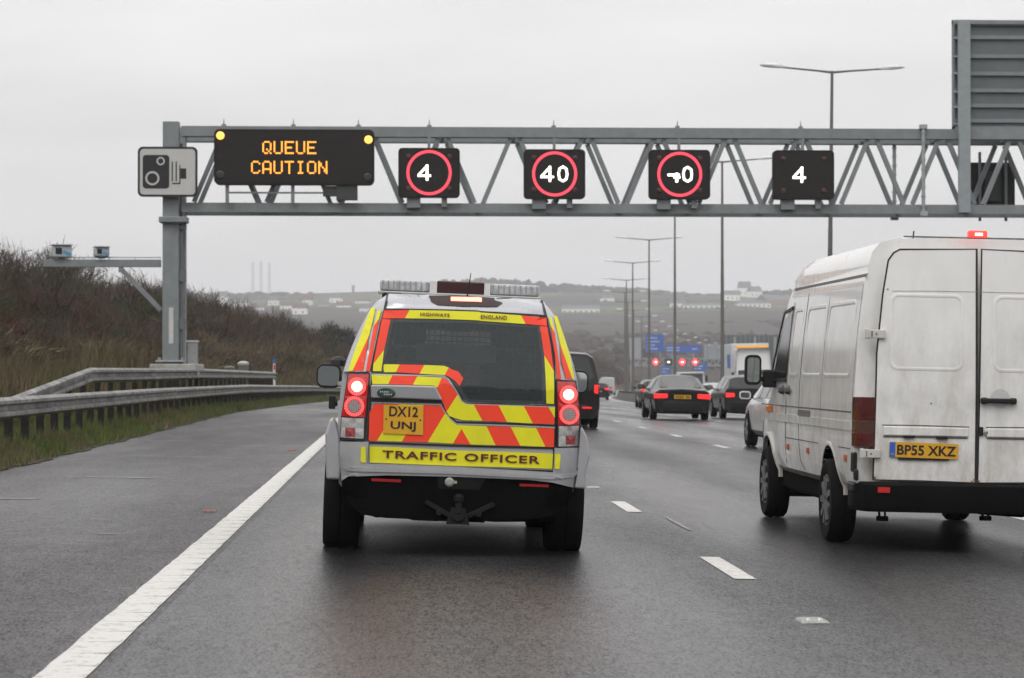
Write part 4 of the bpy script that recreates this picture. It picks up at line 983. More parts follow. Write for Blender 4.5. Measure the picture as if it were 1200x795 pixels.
# body shell
k = MB(); rings = []
stn = [(None, 1, 9), (.45, 1, 9), (1.0, 1, 9), (2.6, 1, 9), (2.95, .99, 9), (3.2, .985, 1.62), (3.55, .98, 1.22), (3.7, .98, 1.14), (4.4, .96, 1.06), (4.62, .93, .98), (4.75, .86, .80), (4.78, .8, .6)]
full = ringpts(HP)
for y, s, zt_ in stn:
    ring = []
    for x, z in full:
        yy_ = dep(x, z) + .012 if y is None else y
        zz = min(z, zt_ - .06 * (abs(x) / .9) ** 3) if z > .4 else z
        xx = x * s
        if zz < z - .001: xx = math.copysign(min(abs(x) * s + .0, hwz(min(zz, 1.3)) * s), x) if abs(x) > .01 else x
        ring.append((xx, yy_, zz))
    rings.append(ring)
k.rings(rings); body = obj('body', k, [silver, under_m], car4, smooth=30)
cut(body, arch_cut(.98, .42, .47, .90, .35) + arch_cut(3.87, .42, .47, .90, .35))
body.data.shade_smooth(); body.data.set_sharp_from_angle(angle=R(30))
# arch flares
for s in (-1, 1):
    for yc in (.98, 3.87):
        k = MB(); n = 14; rs = []
        for i in range(n + 1):
            a = R(14 + 152 * i / n) ; cy, cz = yc + math.cos(a) * .47, .42 + math.sin(a) * .47; oy, oz = yc + math.cos(a) * .56, .42 + math.sin(a) * .56
            rs.append([(s * .86, cy, cz), (s * .955, cy, cz), (s * .955, (cy + oy) / 2, (cz + oz) / 2), (s * .88, oy, oz), (s * .86, oy, oz)])
        k.rings(rs); obj('wheel_arch', k, silver, car4, smooth=50)
# rear quarter flares seen from behind
for s, pts in ((-1, [zE(48, 75), zE(45, 5), zC(62, 520), zC(85, 440), zC(110, 415), zC(125, 450), zC(150, 560), zC(155, 640), zE(112, 20), zE(105, 78)]), (1, [zE(1095, 112), zE(1140, 115), zE(1143, 40), zD(905, 640), zD(885, 520), zD(850, 450), zD(838, 470), zD(832, 600), zD(820, 720), zE(1110, 30)])):
    k = MB(); k.slab(pts, .05, .5); obj('rear_wing', k, silver, car4, bevel=.02, seg=3)
for s in (-1, 1):
    for y in (.98, 3.87): wheel(car4, (s * .845, y, .375 + .017 * s * .85 - .012), .385, .27, s, spokes=7)
k = MB(); k.box((0, 2.4, .36), (1.5, 4.1, .2)); k.box((0, .95, .36), (1.3, .14, .14)); k.box((-.30, .62, .36), (.5, .35, .18)); k.box((.38, .6, .35), (.5, .5, .16)); k.box((.05, .6, .33), (.36, .3, .2)); k.cyl((-.62, .1, .36), (-.62, .9, .38), .04)
k.rings([[(-.70, .5, .27), (-.58, .5, .235), (-.42, .5, .25), (-.30, .5, .225), (-.12, .5, .225), (-.08, .5, .25), (.3, .5, .235), (.66, .5, .25), (.68, .5, .5), (-.68, .5, .5)], [(-.62, 3, .34), (-.5, 3, .32), (-.35, 3, .32), (-.1, 3, .31), (.05, 3, .3), (.3, 3, .3), (.5, 3, .31), (.65, 3, .33), (.68, 3, .5), (-.68, 3, .5)]])
obj('underbody', k, under_m, car4)
k = MB(); k.box((0, 4.62, .34), (1.7, .22, .26)); k.box((-.80, 2.42, .33), (.12, 1.9, .16)); k.box((.80, 2.42, .33), (.12, 1.9, .16)); k.box((0, 3.87, .34), (1.3, .2, .2)); obj('front_valance', k, under_m, car4)
# silver bumper and black valance
k = MB(); bl = [zC(150, 568), zC(330, 566), zC(320, 700), zD(0, 712), zD(655, 750), zD(665, 590), zD(832, 590), zD(822, 745), zD(800, 790), zE(1090, 110), zE(1000, 86), zE(900, 75), zE(600, 62), zE(300, 56), zE(140, 62), zE(112, 82), zC(160, 770), zC(150, 650)]
panel(k, bl, .055, .10); obj('bumper', k, M('silver_bumper', (.44, .45, .47), .30, metal=.3, var=.05, coat=.4, dirt=.6, dirt_rgb=(.15, .14, .13), dirt_z=(.4, 1.0)), car4, smooth=35)
k = MB(); panel(k, [zC(150, 650), zC(165, 700), zC(230, 720), zD(0, 738), zD(655, 770), zD(790, 760), zD(828, 740), zD(828, 760), zD(790, 785), zD(640, 795), zD(0, 760), zC(200, 745), zC(160, 720)], .068, .02); obj('bumper_crease', k, silver, car4, smooth=35)
k = MB(); panel(k, [zE(112, 80), zE(140, 60), zE(300, 54), zE(600, 60), zE(900, 73), zE(1000, 84), zE(1092, 112), zE(1085, 150), zE(1060, 185), zE(1000, 225), zE(900, 240), zE(700, 246), zE(500, 244), zE(300, 236), zE(200, 222), zE(150, 185), zE(112, 140)], .035, .16)
obj('valance', k, M('valance_black', (.0035, .0035, .0037), .8, var=.3, scale=6, spec=.06), car4, smooth=35)
for pts in ([zE(238, 69), zE(362, 74), zE(362, 86), zE(238, 81)], [zE(860, 91), zE(982, 95), zE(982, 106), zE(860, 102)]):
    k = MB(); panel(k, pts, .042, .01); obj('reflector', k, dull_red, car4)
k = MB(); panel(k, [zE(515, 52), zE(710, 58), zE(715, 72), zE(690, 118), zE(520, 112)], .045, .03); obj('tow_cover', k, M('tow_black', (.006, .006, .006), .6, spec=.2), car4)
x, z = zE(565, 84); k = MB(); k.lathe((x, -.05, z), [(.032, .03), (.034, -.01), (.02, -.02)], axis='y', n=16); k.box((x + .03, -.05, z), (.05, .02, .02)); obj('tow_socket', k, M('socket_pale', (.30, .30, .28), .4), car4)
k = MB(); x, z = zE(602, 215)
k.box((x, -.03, z - .02), (.17, .10, .12), taper=.6); k.cyl((x, -.08, z), (x, -.08, z + .09), .03, .025, n=14); k.lathe((x, -.08, z + .09), [(.02, -.02), (.036, .0), (.036, .03), (.02, .05)], axis='z', n=14)
k.bar((x - .06, -.05, z - .02), (x - .24, -.045, z + .075), .035); k.bar((x + .07, -.05, z - .02), (x + .26, -.045, z + .075), .035); k.cyl((x - .14, -.09, z + .0), (x - .14, -.03, z), .022, n=8); k.cyl((x + .15, -.09, z), (x + .15, -.03, z), .022, n=8); k.cyl((x, -.10, z - .01), (x, -.05, z - .01), .05, n=14)
obj('tow_bar', k, M('tow_metal', (.012, .0115, .011), .7, spec=.2, metal=0, var=.3), car4, bevel=.006)
# tailgate skin and seals
k = MB(); panel(k, [zC(330, 140), zC(345, 335), zC(325, 566), zC(318, 706), zD(655, 742), zD(668, 300), zD(670, 40), zB(650, 225), zB(620, 200), zA(360, 160), zA(330, 290), zA(235, 770)], .004, .01); obj('tailgate', k, silver, car4, smooth=35)
k = MB()
line_panel(k, [zA(357, 160), zA(333, 290), zA(240, 770), zC(338, 340), zC(326, 566), zC(318, 706), zD(0, 720), zD(655, 745), zD(662, 590), zD(673, 300), zD(668, 60), zB(690, 560), zB(650, 330), zB(625, 205)], .016, .007)
line_panel(k, [zA(330, 287), zA(700, 292), zA(1060, 298), zB(0, 298), zB(450, 322), zB(655, 335)], .014, .008)
line_panel(k, [zC(345, 148), zC(790, 158), zC(825, 178), zD(22, 205), zD(62, 278), zD(90, 297), zD(300, 303), zD(672, 315)], .010, .012)
line_panel(k, [zC(345, 318), zC(775, 328), zC(800, 378), zC(832, 418), zD(20, 424), zD(340, 432), zD(668, 447)], .018, .012)
line_panel(k, [zC(330, 572), zD(0, 576), zD(665, 592)], .014, .012); obj('seal', k, blk, car4)
k = MB()
line_panel(k, [zC(345, 153), zC(790, 164), zC(818, 184), zD(14, 210), zD(56, 284), zD(90, 303), zD(300, 309), zD(668, 320)], .008, .013)
line_panel(k, [zC(345, 327), zC(770, 338), zC(796, 388), zC(828, 426), zD(20, 434), zD(340, 442), zD(668, 456)], .010, .013)
obj('trim_strip', k, silver, car4)
# rear window
k = MB(); win = [zA(322, 366), zA(378, 362), zA(700, 360), zB(0, 365), zB(490, 396), zB(600, 408), zB(663, 418), zB(712, 780), zD(668, 305), zD(300, 298), zD(92, 288), zD(60, 268), zD(22, 200), zC(822, 170), zC(790, 152), zC(345, 144), zA(245, 768)]
panel(k, win, .010, .004)
rw = bpy.data.materials.new('rear_glass'); rw.use_nodes = True; b = rw.node_tree.nodes['Principled BSDF']; b.inputs['Base Color'].default_value = (.06, .072, .076, 1); b.inputs['Roughness'].default_value = .04; b.inputs['Alpha'].default_value = .50
obj('rear_window', k, rw, car4, smooth=35)
# the shell is opened behind the glass so the cabin shows
cm = MB(); cm.slab([zA(395, 385), zB(0, 388), zB(585, 425), zB(618, 640), zD(590, 285), zD(110, 275), zD(80, 250), zD(40, 175), zC(800, 120), zC(400, 110), zA(345, 640)], -.3, 3.68)
sw_ = MB(); sw_.box((0, 1.8, 1.545), (2.4, 2.2, .43))
cut(body, [cm, sw_]); body.data.shade_smooth(); body.data.set_sharp_from_angle(angle=R(30))
tg = [o for o in car4.children if o.name.startswith('tailgate')][0]
cut(tg, [cm])
intm = M('cabin_dark', (.022, .023, .024), .8)
k = MB(); k.box((0, 3.1, 1.14), (1.45, .5, .2)); obj('dashboard', k, intm, car4)
k = MB(); k.box((.02, 2.9, 1.72), (.22, .03, .07)); k.box((.02, 3.1, 1.77), (.03, .3, .03)); obj('inner_mirror', k, intm, car4)
k = MB()
for x, w in ((-.38, .42), (.40, .42)): k.box((x, 1.75, 1.25), (w, .16, .55), rot=(R(-8), 0, 0)); k.box((x, 1.72, 1.62), (.26, .1, .16))
obj('seat', k, M('seat_cloth', (.05, .052, .055), .9), car4, bevel=.04)
k = MB(); a = zA(575, 545); b_ = zB(278, 700); k.box(((a[0] + b_[0]) / 2, .55, (a[1] + b_[1]) / 2 + .0), (b_[0] - a[0], .03, a[1] - b_[1])); obj('equipment_box', k, M('equipment_grey', (.75, .88, .90), .6), car4)
k = MB()
for i in range(30): x = -.62 + i * .043; k.cyl((x, .95, 1.2), (x, 1.0, 1.76), .004, n=4)
for i in range(14): z = 1.2 + i * .042; k.cyl((-.66, .95 + i * .004, z), (.66, .95 + i * .004, z), .004, n=4)
obj('dog_guard', k, M('mesh_grey', (.09, .095, .1), .5), car4)
k = MB(); k.box((-.52, .6, 1.42), (.16, .02, .02)); k.box((-.44, .62, 1.44), (.06, .2, .1)); obj('hi_vis_kit', k, M('kit_yellow', (.55, .36, .03), .7), car4)
k = MB(); k.box((-.55, .55, 1.335), (.3, .2, .05)); obj('folded_jacket', k, M('jacket', (.35, .38, .06), .8), car4)
# livery: every stripe a patch of film, one mesh per colour field
k = MB(); Y_, R_ = 0, 1
def st(mi, *pts, o=.016): panel(k, list(pts), o, .003, mi)
st(R_, zA(327, 297), zA(523, 293), zA(487, 357), zA(312, 359)); st(Y_, zA(523, 293), zA(800, 297), zA(1060, 305), zB(140, 310), zB(455, 331), zB(490, 398), zB(140, 375), zA(1060, 371), zA(800, 362), zA(487, 357)); st(R_, zB(455, 331), zB(652, 350), zB(655, 413), zB(490, 398))
st(R_, zA(310, 362), zA(378, 368), zA(330, 595), zA(247, 705)); st(Y_, zA(328, 600), zA(318, 680), zA(308, 765), zA(243, 765), zA(247, 708))
st(R_, zB(600, 414), zB(658, 419), zB(682, 570), zD(660, 82), zB(632, 640)); st(Y_, zB(632, 640), zD(661, 84), zD(662, 200), zD(661, 300), zD(611, 298), zD(606, 130))
st(Y_, zC(425, 92), zC(517, 93), zC(494, 141), zC(425, 141), zC(419, 130), zC(419, 98)); st(R_, zC(517, 93), zC(668, 96), zC(640, 150), zC(494, 141)); st(Y_, zC(668, 96), zC(790, 101), zC(818, 111), zC(793, 158), zC(640, 150))
st(R_, zC(818, 111), zC(840, 124), zD(30, 87), zD(65, 134), zD(40, 184), zD(10, 150), zC(815, 165), zC(793, 158))
st(Y_, zC(345, 158), zC(473, 160), zC(447, 214), zC(350, 213)); st(R_, zC(473, 160), zC(626, 165), zC(598, 218), zC(447, 214)); st(Y_, zC(626, 165), zC(776, 174), zC(748, 235), zC(728, 222), zC(598, 218))
st(R_, zC(776, 174), zC(806, 184), zD(8, 212), zD(27, 240), zD(-5, 290), zC(805, 382), zC(778, 318), zC(748, 235))
st(Y_, zD(27, 240), zD(52, 286), zD(84, 305), zD(133, 306), zD(190, 412), zD(60, 408), zD(12, 395), zC(822, 408), zC(805, 382), zD(-5, 290))
st(R_, zD(135, 306), zD(297, 311), zD(352, 420), zD(191, 412)); st(Y_, zD(297, 311), zD(462, 316), zD(522, 429), zD(352, 420)); st(R_, zD(462, 316), zD(622, 321), zD(664, 394), zD(664, 434), zD(522, 429)); st(Y_, zD(624, 321), zD(668, 322), zD(666, 392))
st(Y_, zC(337, 332), zC(362, 333), zC(333, 386)); st(R_, zC(362, 336), zC(515, 338), zC(380, 562), zC(330, 560), zC(334, 388)); st(Y_, zC(515, 338), zC(664, 342), zC(532, 566), zC(380, 562)); st(R_, zC(664, 342), zC(766, 346), zC(797, 392), zC(690, 570), zC(532, 566))
st(Y_, zC(797, 392), zC(828, 432), zD(20, 440), zD(53, 464), zD(-3, 562), zC(690, 570)); st(R_, zD(53, 464), zD(112, 568), zD(-3, 562)); st(Y_, zD(20, 440), zD(217, 448), zD(277, 573), zD(112, 568), zD(53, 464))
st(R_, zD(217, 448), zD(377, 452), zD(440, 576), zD(277, 573)); st(Y_, zD(377, 452), zD(543, 458), zD(605, 582), zD(440, 576)); st(R_, zD(543, 458), zD(664, 463), zD(661, 584), zD(605, 582))
st(Y_, zC(334, 596), zC(500, 600), zD(0, 607), zD(330, 615), zD(656, 627), zD(650, 727), zD(330, 716), zD(0, 708), zC(500, 700), zC(336, 694))
for m_ in (1,):
    st(Y_, zC(283, 596), zC(311, 597), zC(313, 692), zC(290, 694), zC(281, 680), o=.064); st(Y_, zD(668, 628), zD(700, 626), zD(703, 640), zD(697, 722), zD(690, 728), zD(664, 724), o=.064)
# pillars
pinner = [zG(352, 768), zG(385, 600), zG(425, 400), zG(455, 285), zG(476, 172)]
for s_, inn in ((-1, pinner), (1, [zH(334, 800), zH(318, 640), zH(285, 460), zH(262, 330), zH(238, 222)])):
    if s_ > 0: inn[0] = zD(672, 138)
    pk = MB(); panel(pk, [(s_ * (hwz(z) - .003), z) for z in (1.315, 1.36, 1.42, 1.50, 1.58, 1.66, 1.74, 1.80, 1.845)] + inn[::-1], .009, .02)
    obj('pillar', pk, silver, car4, smooth=50)
st(Y_, zG(352, 285), zG(365, 272), zG(392, 278), zG(372, 380), zG(345, 488), zG(218, 763), zG(182, 763), zG(222, 640), zG(265, 520), zG(312, 395)); st(R_, zG(343, 492), zG(300, 760), zG(218, 763)); st(Y_, zG(412, 293), zG(437, 296), zG(420, 362), zG(382, 412)); st(R_, zG(420, 366), zG(385, 560), zG(352, 764), zG(320, 764), zG(380, 416))
st(Y_, zH(272, 343), zH(296, 345), zH(318, 460), zH(286, 408)); st(R_, zH(286, 412), zH(320, 466), zH(361, 790), zD(712, 135), zD(683, 135), zH(318, 640)); st(Y_, zH(315, 330), zH(345, 330), zH(400, 500), zH(440, 640), zH(468, 795), zD(800, 136), zD(788, 136), zH(362, 555)); st(R_, zH(360, 555), zH(445, 790), zD(787, 136), zD(745, 136), zH(370, 690))
livery = obj('reflective_stripes', k, [yel, red], car4)
ltr = M('maroon_ink', (.11, .008, .012), .5)
def between(a, b): return ((a[0] + b[0]) / 2, (a[1] + b[1]) / 2)
def put(name, s, a, b, mat, o, **kw):       # lettering filling the box a (upper left) to b (lower right) on the rear face
    c = between(a, b); W_ = b[0] - a[0]; H_ = a[1] - b[1]
    h = text_obj(name, s, .1, mat, car4, (c[0], dep(c[0], c[1]) - o, c[1]), width=W_, height=H_, depth=.003, **kw)
    return h
h = put('lettering', 'TRAFFIC OFFICER', zC(414, 618), zD(568, 695), ltr, .023, bold=.002, spacing=1.12)
a = put('lettering', 'HIGHWAYS', zA(606, 311), zA(830, 346), ltr, .024, bold=.0008, spacing=1.08); a.rotation_euler = (R(-11), 0, 0)
a = put('lettering', 'ENGLAND', zB(145, 327), zB(345, 366), ltr, .024, bold=.0008, spacing=1.08); a.rotation_euler = (R(-11), 0, 0)
# number plate
pl = MB(); panel(pl, [zC(421, 341), zC(664, 346), zC(662, 525), zC(418, 516)], .026, .006); npl = obj('number_plate', pl, plate_y, car4)
def put2(s, a, b): c = between(a, b); return text_obj('lettering', s, .1, ink, npl, (c[0], dep(c[0], c[1]) - .028, c[1]), width=b[0] - a[0], height=a[1] - b[1], depth=.002, bold=.002)
put2('DX12', zC(456, 348), zC(630, 416)); put2('UNJ', zC(464, 440), zC(616, 506))
for q in (zC(436, 427), zC(645, 434)): obj('screw', MB().lathe((q[0], -.027, q[1]), [(.006, 0), (.006, -.003)], axis='y', n=8), ink, npl)
# handle garnish with oval badge
k = MB(); panel(k, [zC(342, 218), zC(500, 219), zC(738, 226), zC(780, 312), zC(560, 303), zC(342, 298)], .045, .05); obj('handle_garnish', k, M('silver_garnish', (.36, .37, .39), .3, metal=.4, var=.04, coat=.5), car4, bevel=.012, seg=3)
k = MB(); panel(k, [zC(342, 299), zC(560, 304), zC(776, 313), zC(760, 332), zC(342, 322)], .018, .01); obj('handle_recess', k, blk, car4)
cx, cz = zC(435, 268); k = MB()
k.lathe((0, 0, 0), [(.067, .006), (.067, -.004), (.06, -.008)], axis='y', n=28); k.v = [(cx + x, -.048 + y, cz + z * .55) for x, y, z in k.v]; bd = obj('badge', k, M('badge_green', (.02, .05, .035), .3), car4, smooth=40)
k = MB()
for i in range(5): k.box((cx - .04 + i * .013, -.058, cz + .008), (.007, .002, .011))
for i in range(5): k.box((cx - .012 + i * .013, -.058, cz - .010), (.007, .002, .011))
obj('badge_mark', k, M('badge_silver', (.5, .5, .5), .3), bd)
# lamps
lred = M('lamp_red', (.42, .010, .012), .15, coat=.8, emit=(1, .02, .02), estr=.10); lclear = M('lamp_clear', (.42, .42, .42), .15, coat=.6, var=.25, scale=30)
lring = M('lamp_ring_lit', (.8, .1, .1), .3, emit=(1, .16, .16), estr=.75, var=.3, scale=60); lhot = M('lamp_hot', (1, .8, .7), .3, emit=(1, .74, .62), estr=3.2); ldim = M('lamp_grey', (.34, .25, .25), .25, var=.5, scale=70); lwet = M('lamp_fog', (.32, .06, .07), .2, var=.4, scale=40)
for side in (-1, 1):
    e = empty('tail_light'); e.parent = car4
    if side < 0: hsg = [zC(200, 142), zC(338, 145), zC(318, 425), zC(306, 560), zC(152, 556), zC(158, 415), zC(178, 290)]; rd = [zC(205, 152), zC(330, 155), zC(308, 418), zC(163, 412), zC(182, 290)]; cl = [zC(162, 420), zC(302, 424), zC(298, 548), zC(156, 542)]; c1, r1, c2, r2 = zC(257, 229), .066, zC(241, 351), .073; fg = [zC(185, 480), zC(245, 482), zC(245, 538), zC(185, 536)]
    else: hsg = [zD(672, 142), zD(812, 146), zD(838, 300), zD(846, 445), zD(838, 588), zD(682, 590)]; rd = [zD(682, 152), zD(806, 156), zD(830, 300), zD(838, 438), zD(690, 440)]; cl = [zD(692, 446), zD(838, 446), zD(830, 580), zD(692, 580)]; c1, r1, c2, r2 = zD(757, 239), .066, zD(762, 370), .073; fg = [zD(742, 508), zD(808, 508), zD(806, 568), zD(742, 568)]
    k = MB(); panel(k, hsg, .018, .03); obj('housing', k, blk, e)
    k = MB(); panel(k, rd, .026, .01); obj('red_lens', k, lred, e)
    k = MB(); panel(k, cl, .026, .01); obj('clear_lens', k, lclear, e)
    k = MB(); panel(k, fg, .030, .006); obj('fog_lens', k, lwet, e)
    for (c, r, hot) in ((c1, r1, 1), (c2, r2, 0)):
        dy = min(dep(c[0] - r, c[1]), dep(c[0] + r, c[1]), dep(*c)) - .028; k = MB(); n = 30
        for q in range(24):
            a = 2 * math.pi * q / 24
            for rr_ in (r * .93, r * .78): k.lathe((c[0] + rr_ * math.cos(a), dy - .004, c[1] + rr_ * math.sin(a)), [(.0065, .004), (.0065, -.002), (.003, -.004)], axis='y', n=6)
        obj('light_ring', k, lring, e)
        k = MB(); k.lathe((c[0], dy, c[1]), [(r, .012), (r, .0), (r * .7, -.001), (r * .68, .0005)], axis='y', n=n); obj('ring_base', k, M('ring_base', (.55, .12, .12), .2, emit=(1, .1, .1), estr=.30), e)
        k = MB(); k.lathe((c[0], dy - .003, c[1]), [(r * .62, .002), (r * .62, -.001)], axis='y', n=n); obj('lamp_bowl', k, M('bowl_lit', (.9, .4, .3), .3, emit=(1, .38, .26), estr=1.6) if hot else ldim, e)
        k = MB()
        for ix in range(-3, 4):
            for iz in range(-3, 4):
                if ix * ix + iz * iz <= 10: k.lathe((c[0] + ix * r * .165, dy - .006, c[1] + iz * r * .165), [(r * .075, .002), (r * .075, -.002)], axis='y', n=6)
        obj('bulb_cell', k, lhot if hot else M('cell_grey', (.5, .42, .42), .2), e)
# top brake light
def cap_poly(x0, x1, z0, z1, r): return rrect((x0 + x1) / 2, (z0 + z1) / 2, x1 - x0, z1 - z0, r)
a = zA(672, 180); b_ = zB(318, 262)
k = MB(); panel(k, [zA(672, 178), zA(900, 176), zB(0, 178), zB(318, 198), zB(312, 235), zB(270, 264), zB(0, 262), zA(740, 253), zA(690, 225)], .012, .02); hb = obj('brake_light_housing', k, M('smoked_red', (.03, .012, .014), .15), car4, smooth=35)
k = MB(); panel(k, [zA(842, 188), zA(1060, 190), zB(155, 195), zB(152, 228), zA(1060, 226), zA(842, 220)], .02, .01); obj('brake_light', k, M('brake_strip', (1, .2, .15), .3, emit=(1, .22, .16), estr=3.0), hb)
# roof light bar
e = empty('light_bar'); e.parent = car4
zl = 1.965; yb = .75
def lx(px): return (px - 541) / 153.0
clearbar = M('bar_clear', (.42, .43, .44), .2, coat=.4, var=.3, scale=25)
for x0, x1 in ((446, 503), (573, 630)):
    k = MB(); c = (lx(x0) + lx(x1)) / 2; w = lx(x1) - lx(x0); k.box((c, yb, zl + .012), (w, .26, .085)); obj('clear_lens', k, clearbar, e, bevel=.02, seg=3)
    k = MB()
    for i in range(9): k.box((c - w / 2 + (i + .5) * w / 9, yb - .132, zl + .012), (.008, .006, .07))
    obj('lens_rib', k, M('bar_rib', (.25, .25, .26), .3), e)
for x0, x1 in ((503, 511.5), (566, 573)):
    k = MB(); k.box(((lx(x0) + lx(x1)) / 2, yb, zl + .01), (lx(x1) - lx(x0), .27, .09)); obj('end_block', k, M('bar_white', (.6, .6, .6), .4), e)
k = MB(); k.box((lx(538.7), yb, zl + .012), (lx(566) - lx(511.5), .25, .10)); obj('centre_housing', k, M('smoked_red_bar', (.045, .014, .016), .25), e, bevel=.01)
k = MB(); k.box((lx(538), yb, zl - .042), (lx(632) - lx(444), .28, .022)); obj('base', k, M('bar_alloy', (.35, .35, .34), .35, metal=.5), e, bevel=.008)
for px in (461, 617): obj('foot', MB().box((lx(px), yb, zl - .065), (.16, .16, .05)).box((lx(px), yb - .075, zl - .06), (.14, .14, .03)), rubber, e, bevel=.006)
k = MB(); k.cyl((.03, .45, 1.88), (.05, .30, 2.08), .006, .003, n=6); k.lathe((.03, .45, 1.885), [(.06, 0), (.045, .02), (.01, .035)], axis='z', n=12); obj('aerial', k, rubber, car4)
# door mirrors
for s in (-1, 1):
    e = empty('door_mirror'); e.parent = car4; zc = 1.27 if s < 0 else 1.30
    k = MB(); k.rings([[(s * 1.045 + x * sc, 2.95 + y, zc + z * sc) for x, z in rrect(0, 0, .205, .20, .06)] for y, sc in ((0, 1), (.03, 1.03), (.12, .9), (.2, .5))]); obj('shell', k, rubber, e, smooth=50)
    k = MB(); k.slab(rrect(s * 1.045, zc, .178, .165, .045), 2.934, 2.948); k.v = [(x, y - (z - zc) * .06, z) for x, y, z in k.v]; obj('glass', k, mirror_m, e)
    k = MB(); k.bar((s * .80, 3.03, zc - .06), (s * 1.0, 3.03, zc - .03), .07, .07)
    k.lathe((s * .97, 3.03, zc + .115), [(.08, -.03), (.07, .02), (.04, .045), (.01, .055)], axis='z', n=14); obj('arm', k, rubber, e)
# side windows, windscreen
k = MB()
for s in (-1, 1):
    for (y0, y1) in ((.55, 1.35), (1.45, 2.25), (2.33, 2.98)):
        P = []
        for z in (1.32, 1.45, 1.58, 1.72, 1.79):
            P.append([(s * (hwz(z) + .006), y0 + (.25 if y0 < .6 else 0) * (z - 1.32), z), (s * (hwz(z) + .006), y1 - (.1 if y1 > 2.9 else 0) * (z - 1.32) * 3, z)])
        k.add([p for r_ in P for p in r_], [(2 * i, 2 * i + 1, 2 * i + 3, 2 * i + 2) for i in range(len(P) - 1)])
obj('side_window', k, rw, car4)
k = MB(); k.add([(-.66, 3.03, 1.82), (.66, 3.03, 1.82), (.80, 3.57, 1.25), (-.80, 3.57, 1.25)], [(0, 1, 2, 3)]); obj('windscreen', k, rw, car4)
# side livery band
k = MB()
for s in (-1, 1):
    for i in range(10):
        y0 = .62 + i * .36; w = .36
        if 3.3 < y0: continue
        for z0, z1, dz in ((.78, .98, 0), (.98, 1.2, 1)):
            k.add([(s * (hwz(z0) + .006), y0, z0), (s * (hwz(z0) + .006), y0 + w, z0), (s * (hwz(z1) + .006), y0 + w, z1), (s * (hwz(z1) + .006), y0, z1)], [(0, 1, 2, 3)], (i + dz) % 2)
bl2 = M('livery_blue', (.02, .07, .3), .4)
obj('side_band', k, [yel, M('livery_orange', (.85, .2, .02), .4)], car4)
for s in (-1, 1):
    k = MB(); k.box((s * .90, 1.38, 1.22), (.05, .16, .03)); k.box((s * .90, 2.28, 1.22), (.05, .16, .03)); obj('door_handle', k, silver, car4)
k = MB(); k.cyl(zC(92, 330)[0:1] + (.45,) + zC(92, 330)[1:2], (-.90, .45, zC(92, 330)[1]), .03, n=10); k.box((-.94, .45, zC(92, 330)[1]), (.05, .06, .10)); obj('side_catch', k, rubber, car4, bevel=.008)
# ================================================================== WHITE PANEL VAN
vwhite = M('van_white', (.83, .825, .82), .26, var=.02, scale=2, coat=.7, dirt=1.0, dirt_rgb=(.33, .31, .27), dirt_z=(.3, 2.2))
vgroove = M('van_groove', (.10, .095, .09), .8)
THv = R(1.15); SV = 151.0
def V(px, py):
    x, y = px - 1149, py - 648
    return ((x * math.cos(THv) + y * math.sin(THv)) / SV, (x * math.sin(THv) - y * math.cos(THv)) / SV)
def u(x, y): return V(860 + x / 1.988, 260 + y / 1.988)
def w(x, y): return V(1000 + x / 3.614, 420 + y / 3.614)
van = empty('panel_van', (4.50, 19.85, -.09), (0, R(1.15), 0), label='dirty white high-roofed panel van on the right, rear doors and left flank showing', cat='van')
VP = [(0, .46), (.86, .46), (.93, .52), (.955, .62), (.967, .80), (.968, 1.05), (.962, 1.30), (.935, 1.70), (.895, 2.08), (.885, 2.16), (.868, 2.19), (.862, 2.25), (.83, 2.36), (.77, 2.43), (.66, 2.465), (.3, 2.49), (0, 2.495)]
def vhw(z): return float(np.interp(z, [p[1] for p in VP[1:]], [p[0] for p in VP[1:]]))
def vdep(x, z):
    t = max(0, min(1, (abs(x) / max(vhw(z), .3) - .88) / .12)); d = .07 * t * t + (0 if z < 1.25 else .05 * (z - 1.25))
    if z > 2.38: d += ((z - 2.38) / .11) ** 2 * .12
    return d
fullv = ringpts(VP); rings = []
for y, s, zt_ in [(None, 1, 9), (.25, 1, 9), (1.2, 1, 9), (2.4, 1, 9), (3.3, 1, 9), (3.7, .995, 2.42), (3.95, .99, 2.32), (4.15, .985, 2.12), (4.55, .98, 1.62), (4.85, .97, 1.25), (5.2, .96, 1.12), (5.5, .93, .98), (5.62, .86, .82), (5.66, .82, .62)]:
    ring = []
    for x, z in fullv:
        yy_ = vdep(x, z) + .01 if y is None else y; zz = min(z, zt_ - .10 * (abs(x) / .97) ** 4) if z > .5 else z; xx = x * s
        if zz < z - .001 and abs(x) > .01: xx = math.copysign(max(abs(x) * s, min(.8, vhw(zz) * s * .93) if z < 2.3 else abs(x)), x)
        ring.append((xx, yy_, zz))
    rings.append(ring)
k = MB(); k.rings(rings); vb = obj('body', k, [vwhite, under_m], van, smooth=28)
cut(vb, arch_cut(1.22, .36, .44, .968, .32) + arch_cut(4.78, .36, .43, .95, .32))
vb.data.shade_smooth(); vb.data.set_sharp_from_angle(angle=R(28))
steelrim = M('steel_wheel', (.13, .13, .13), .5, metal=.3, var=.3, scale=12)
for s in (-1, 1):
    for y in (1.22, 4.78): wheel(van, (s * .885, y, .345 + .0), .345, .21, s, spokes=9, rim=steelrim, rr=.6)
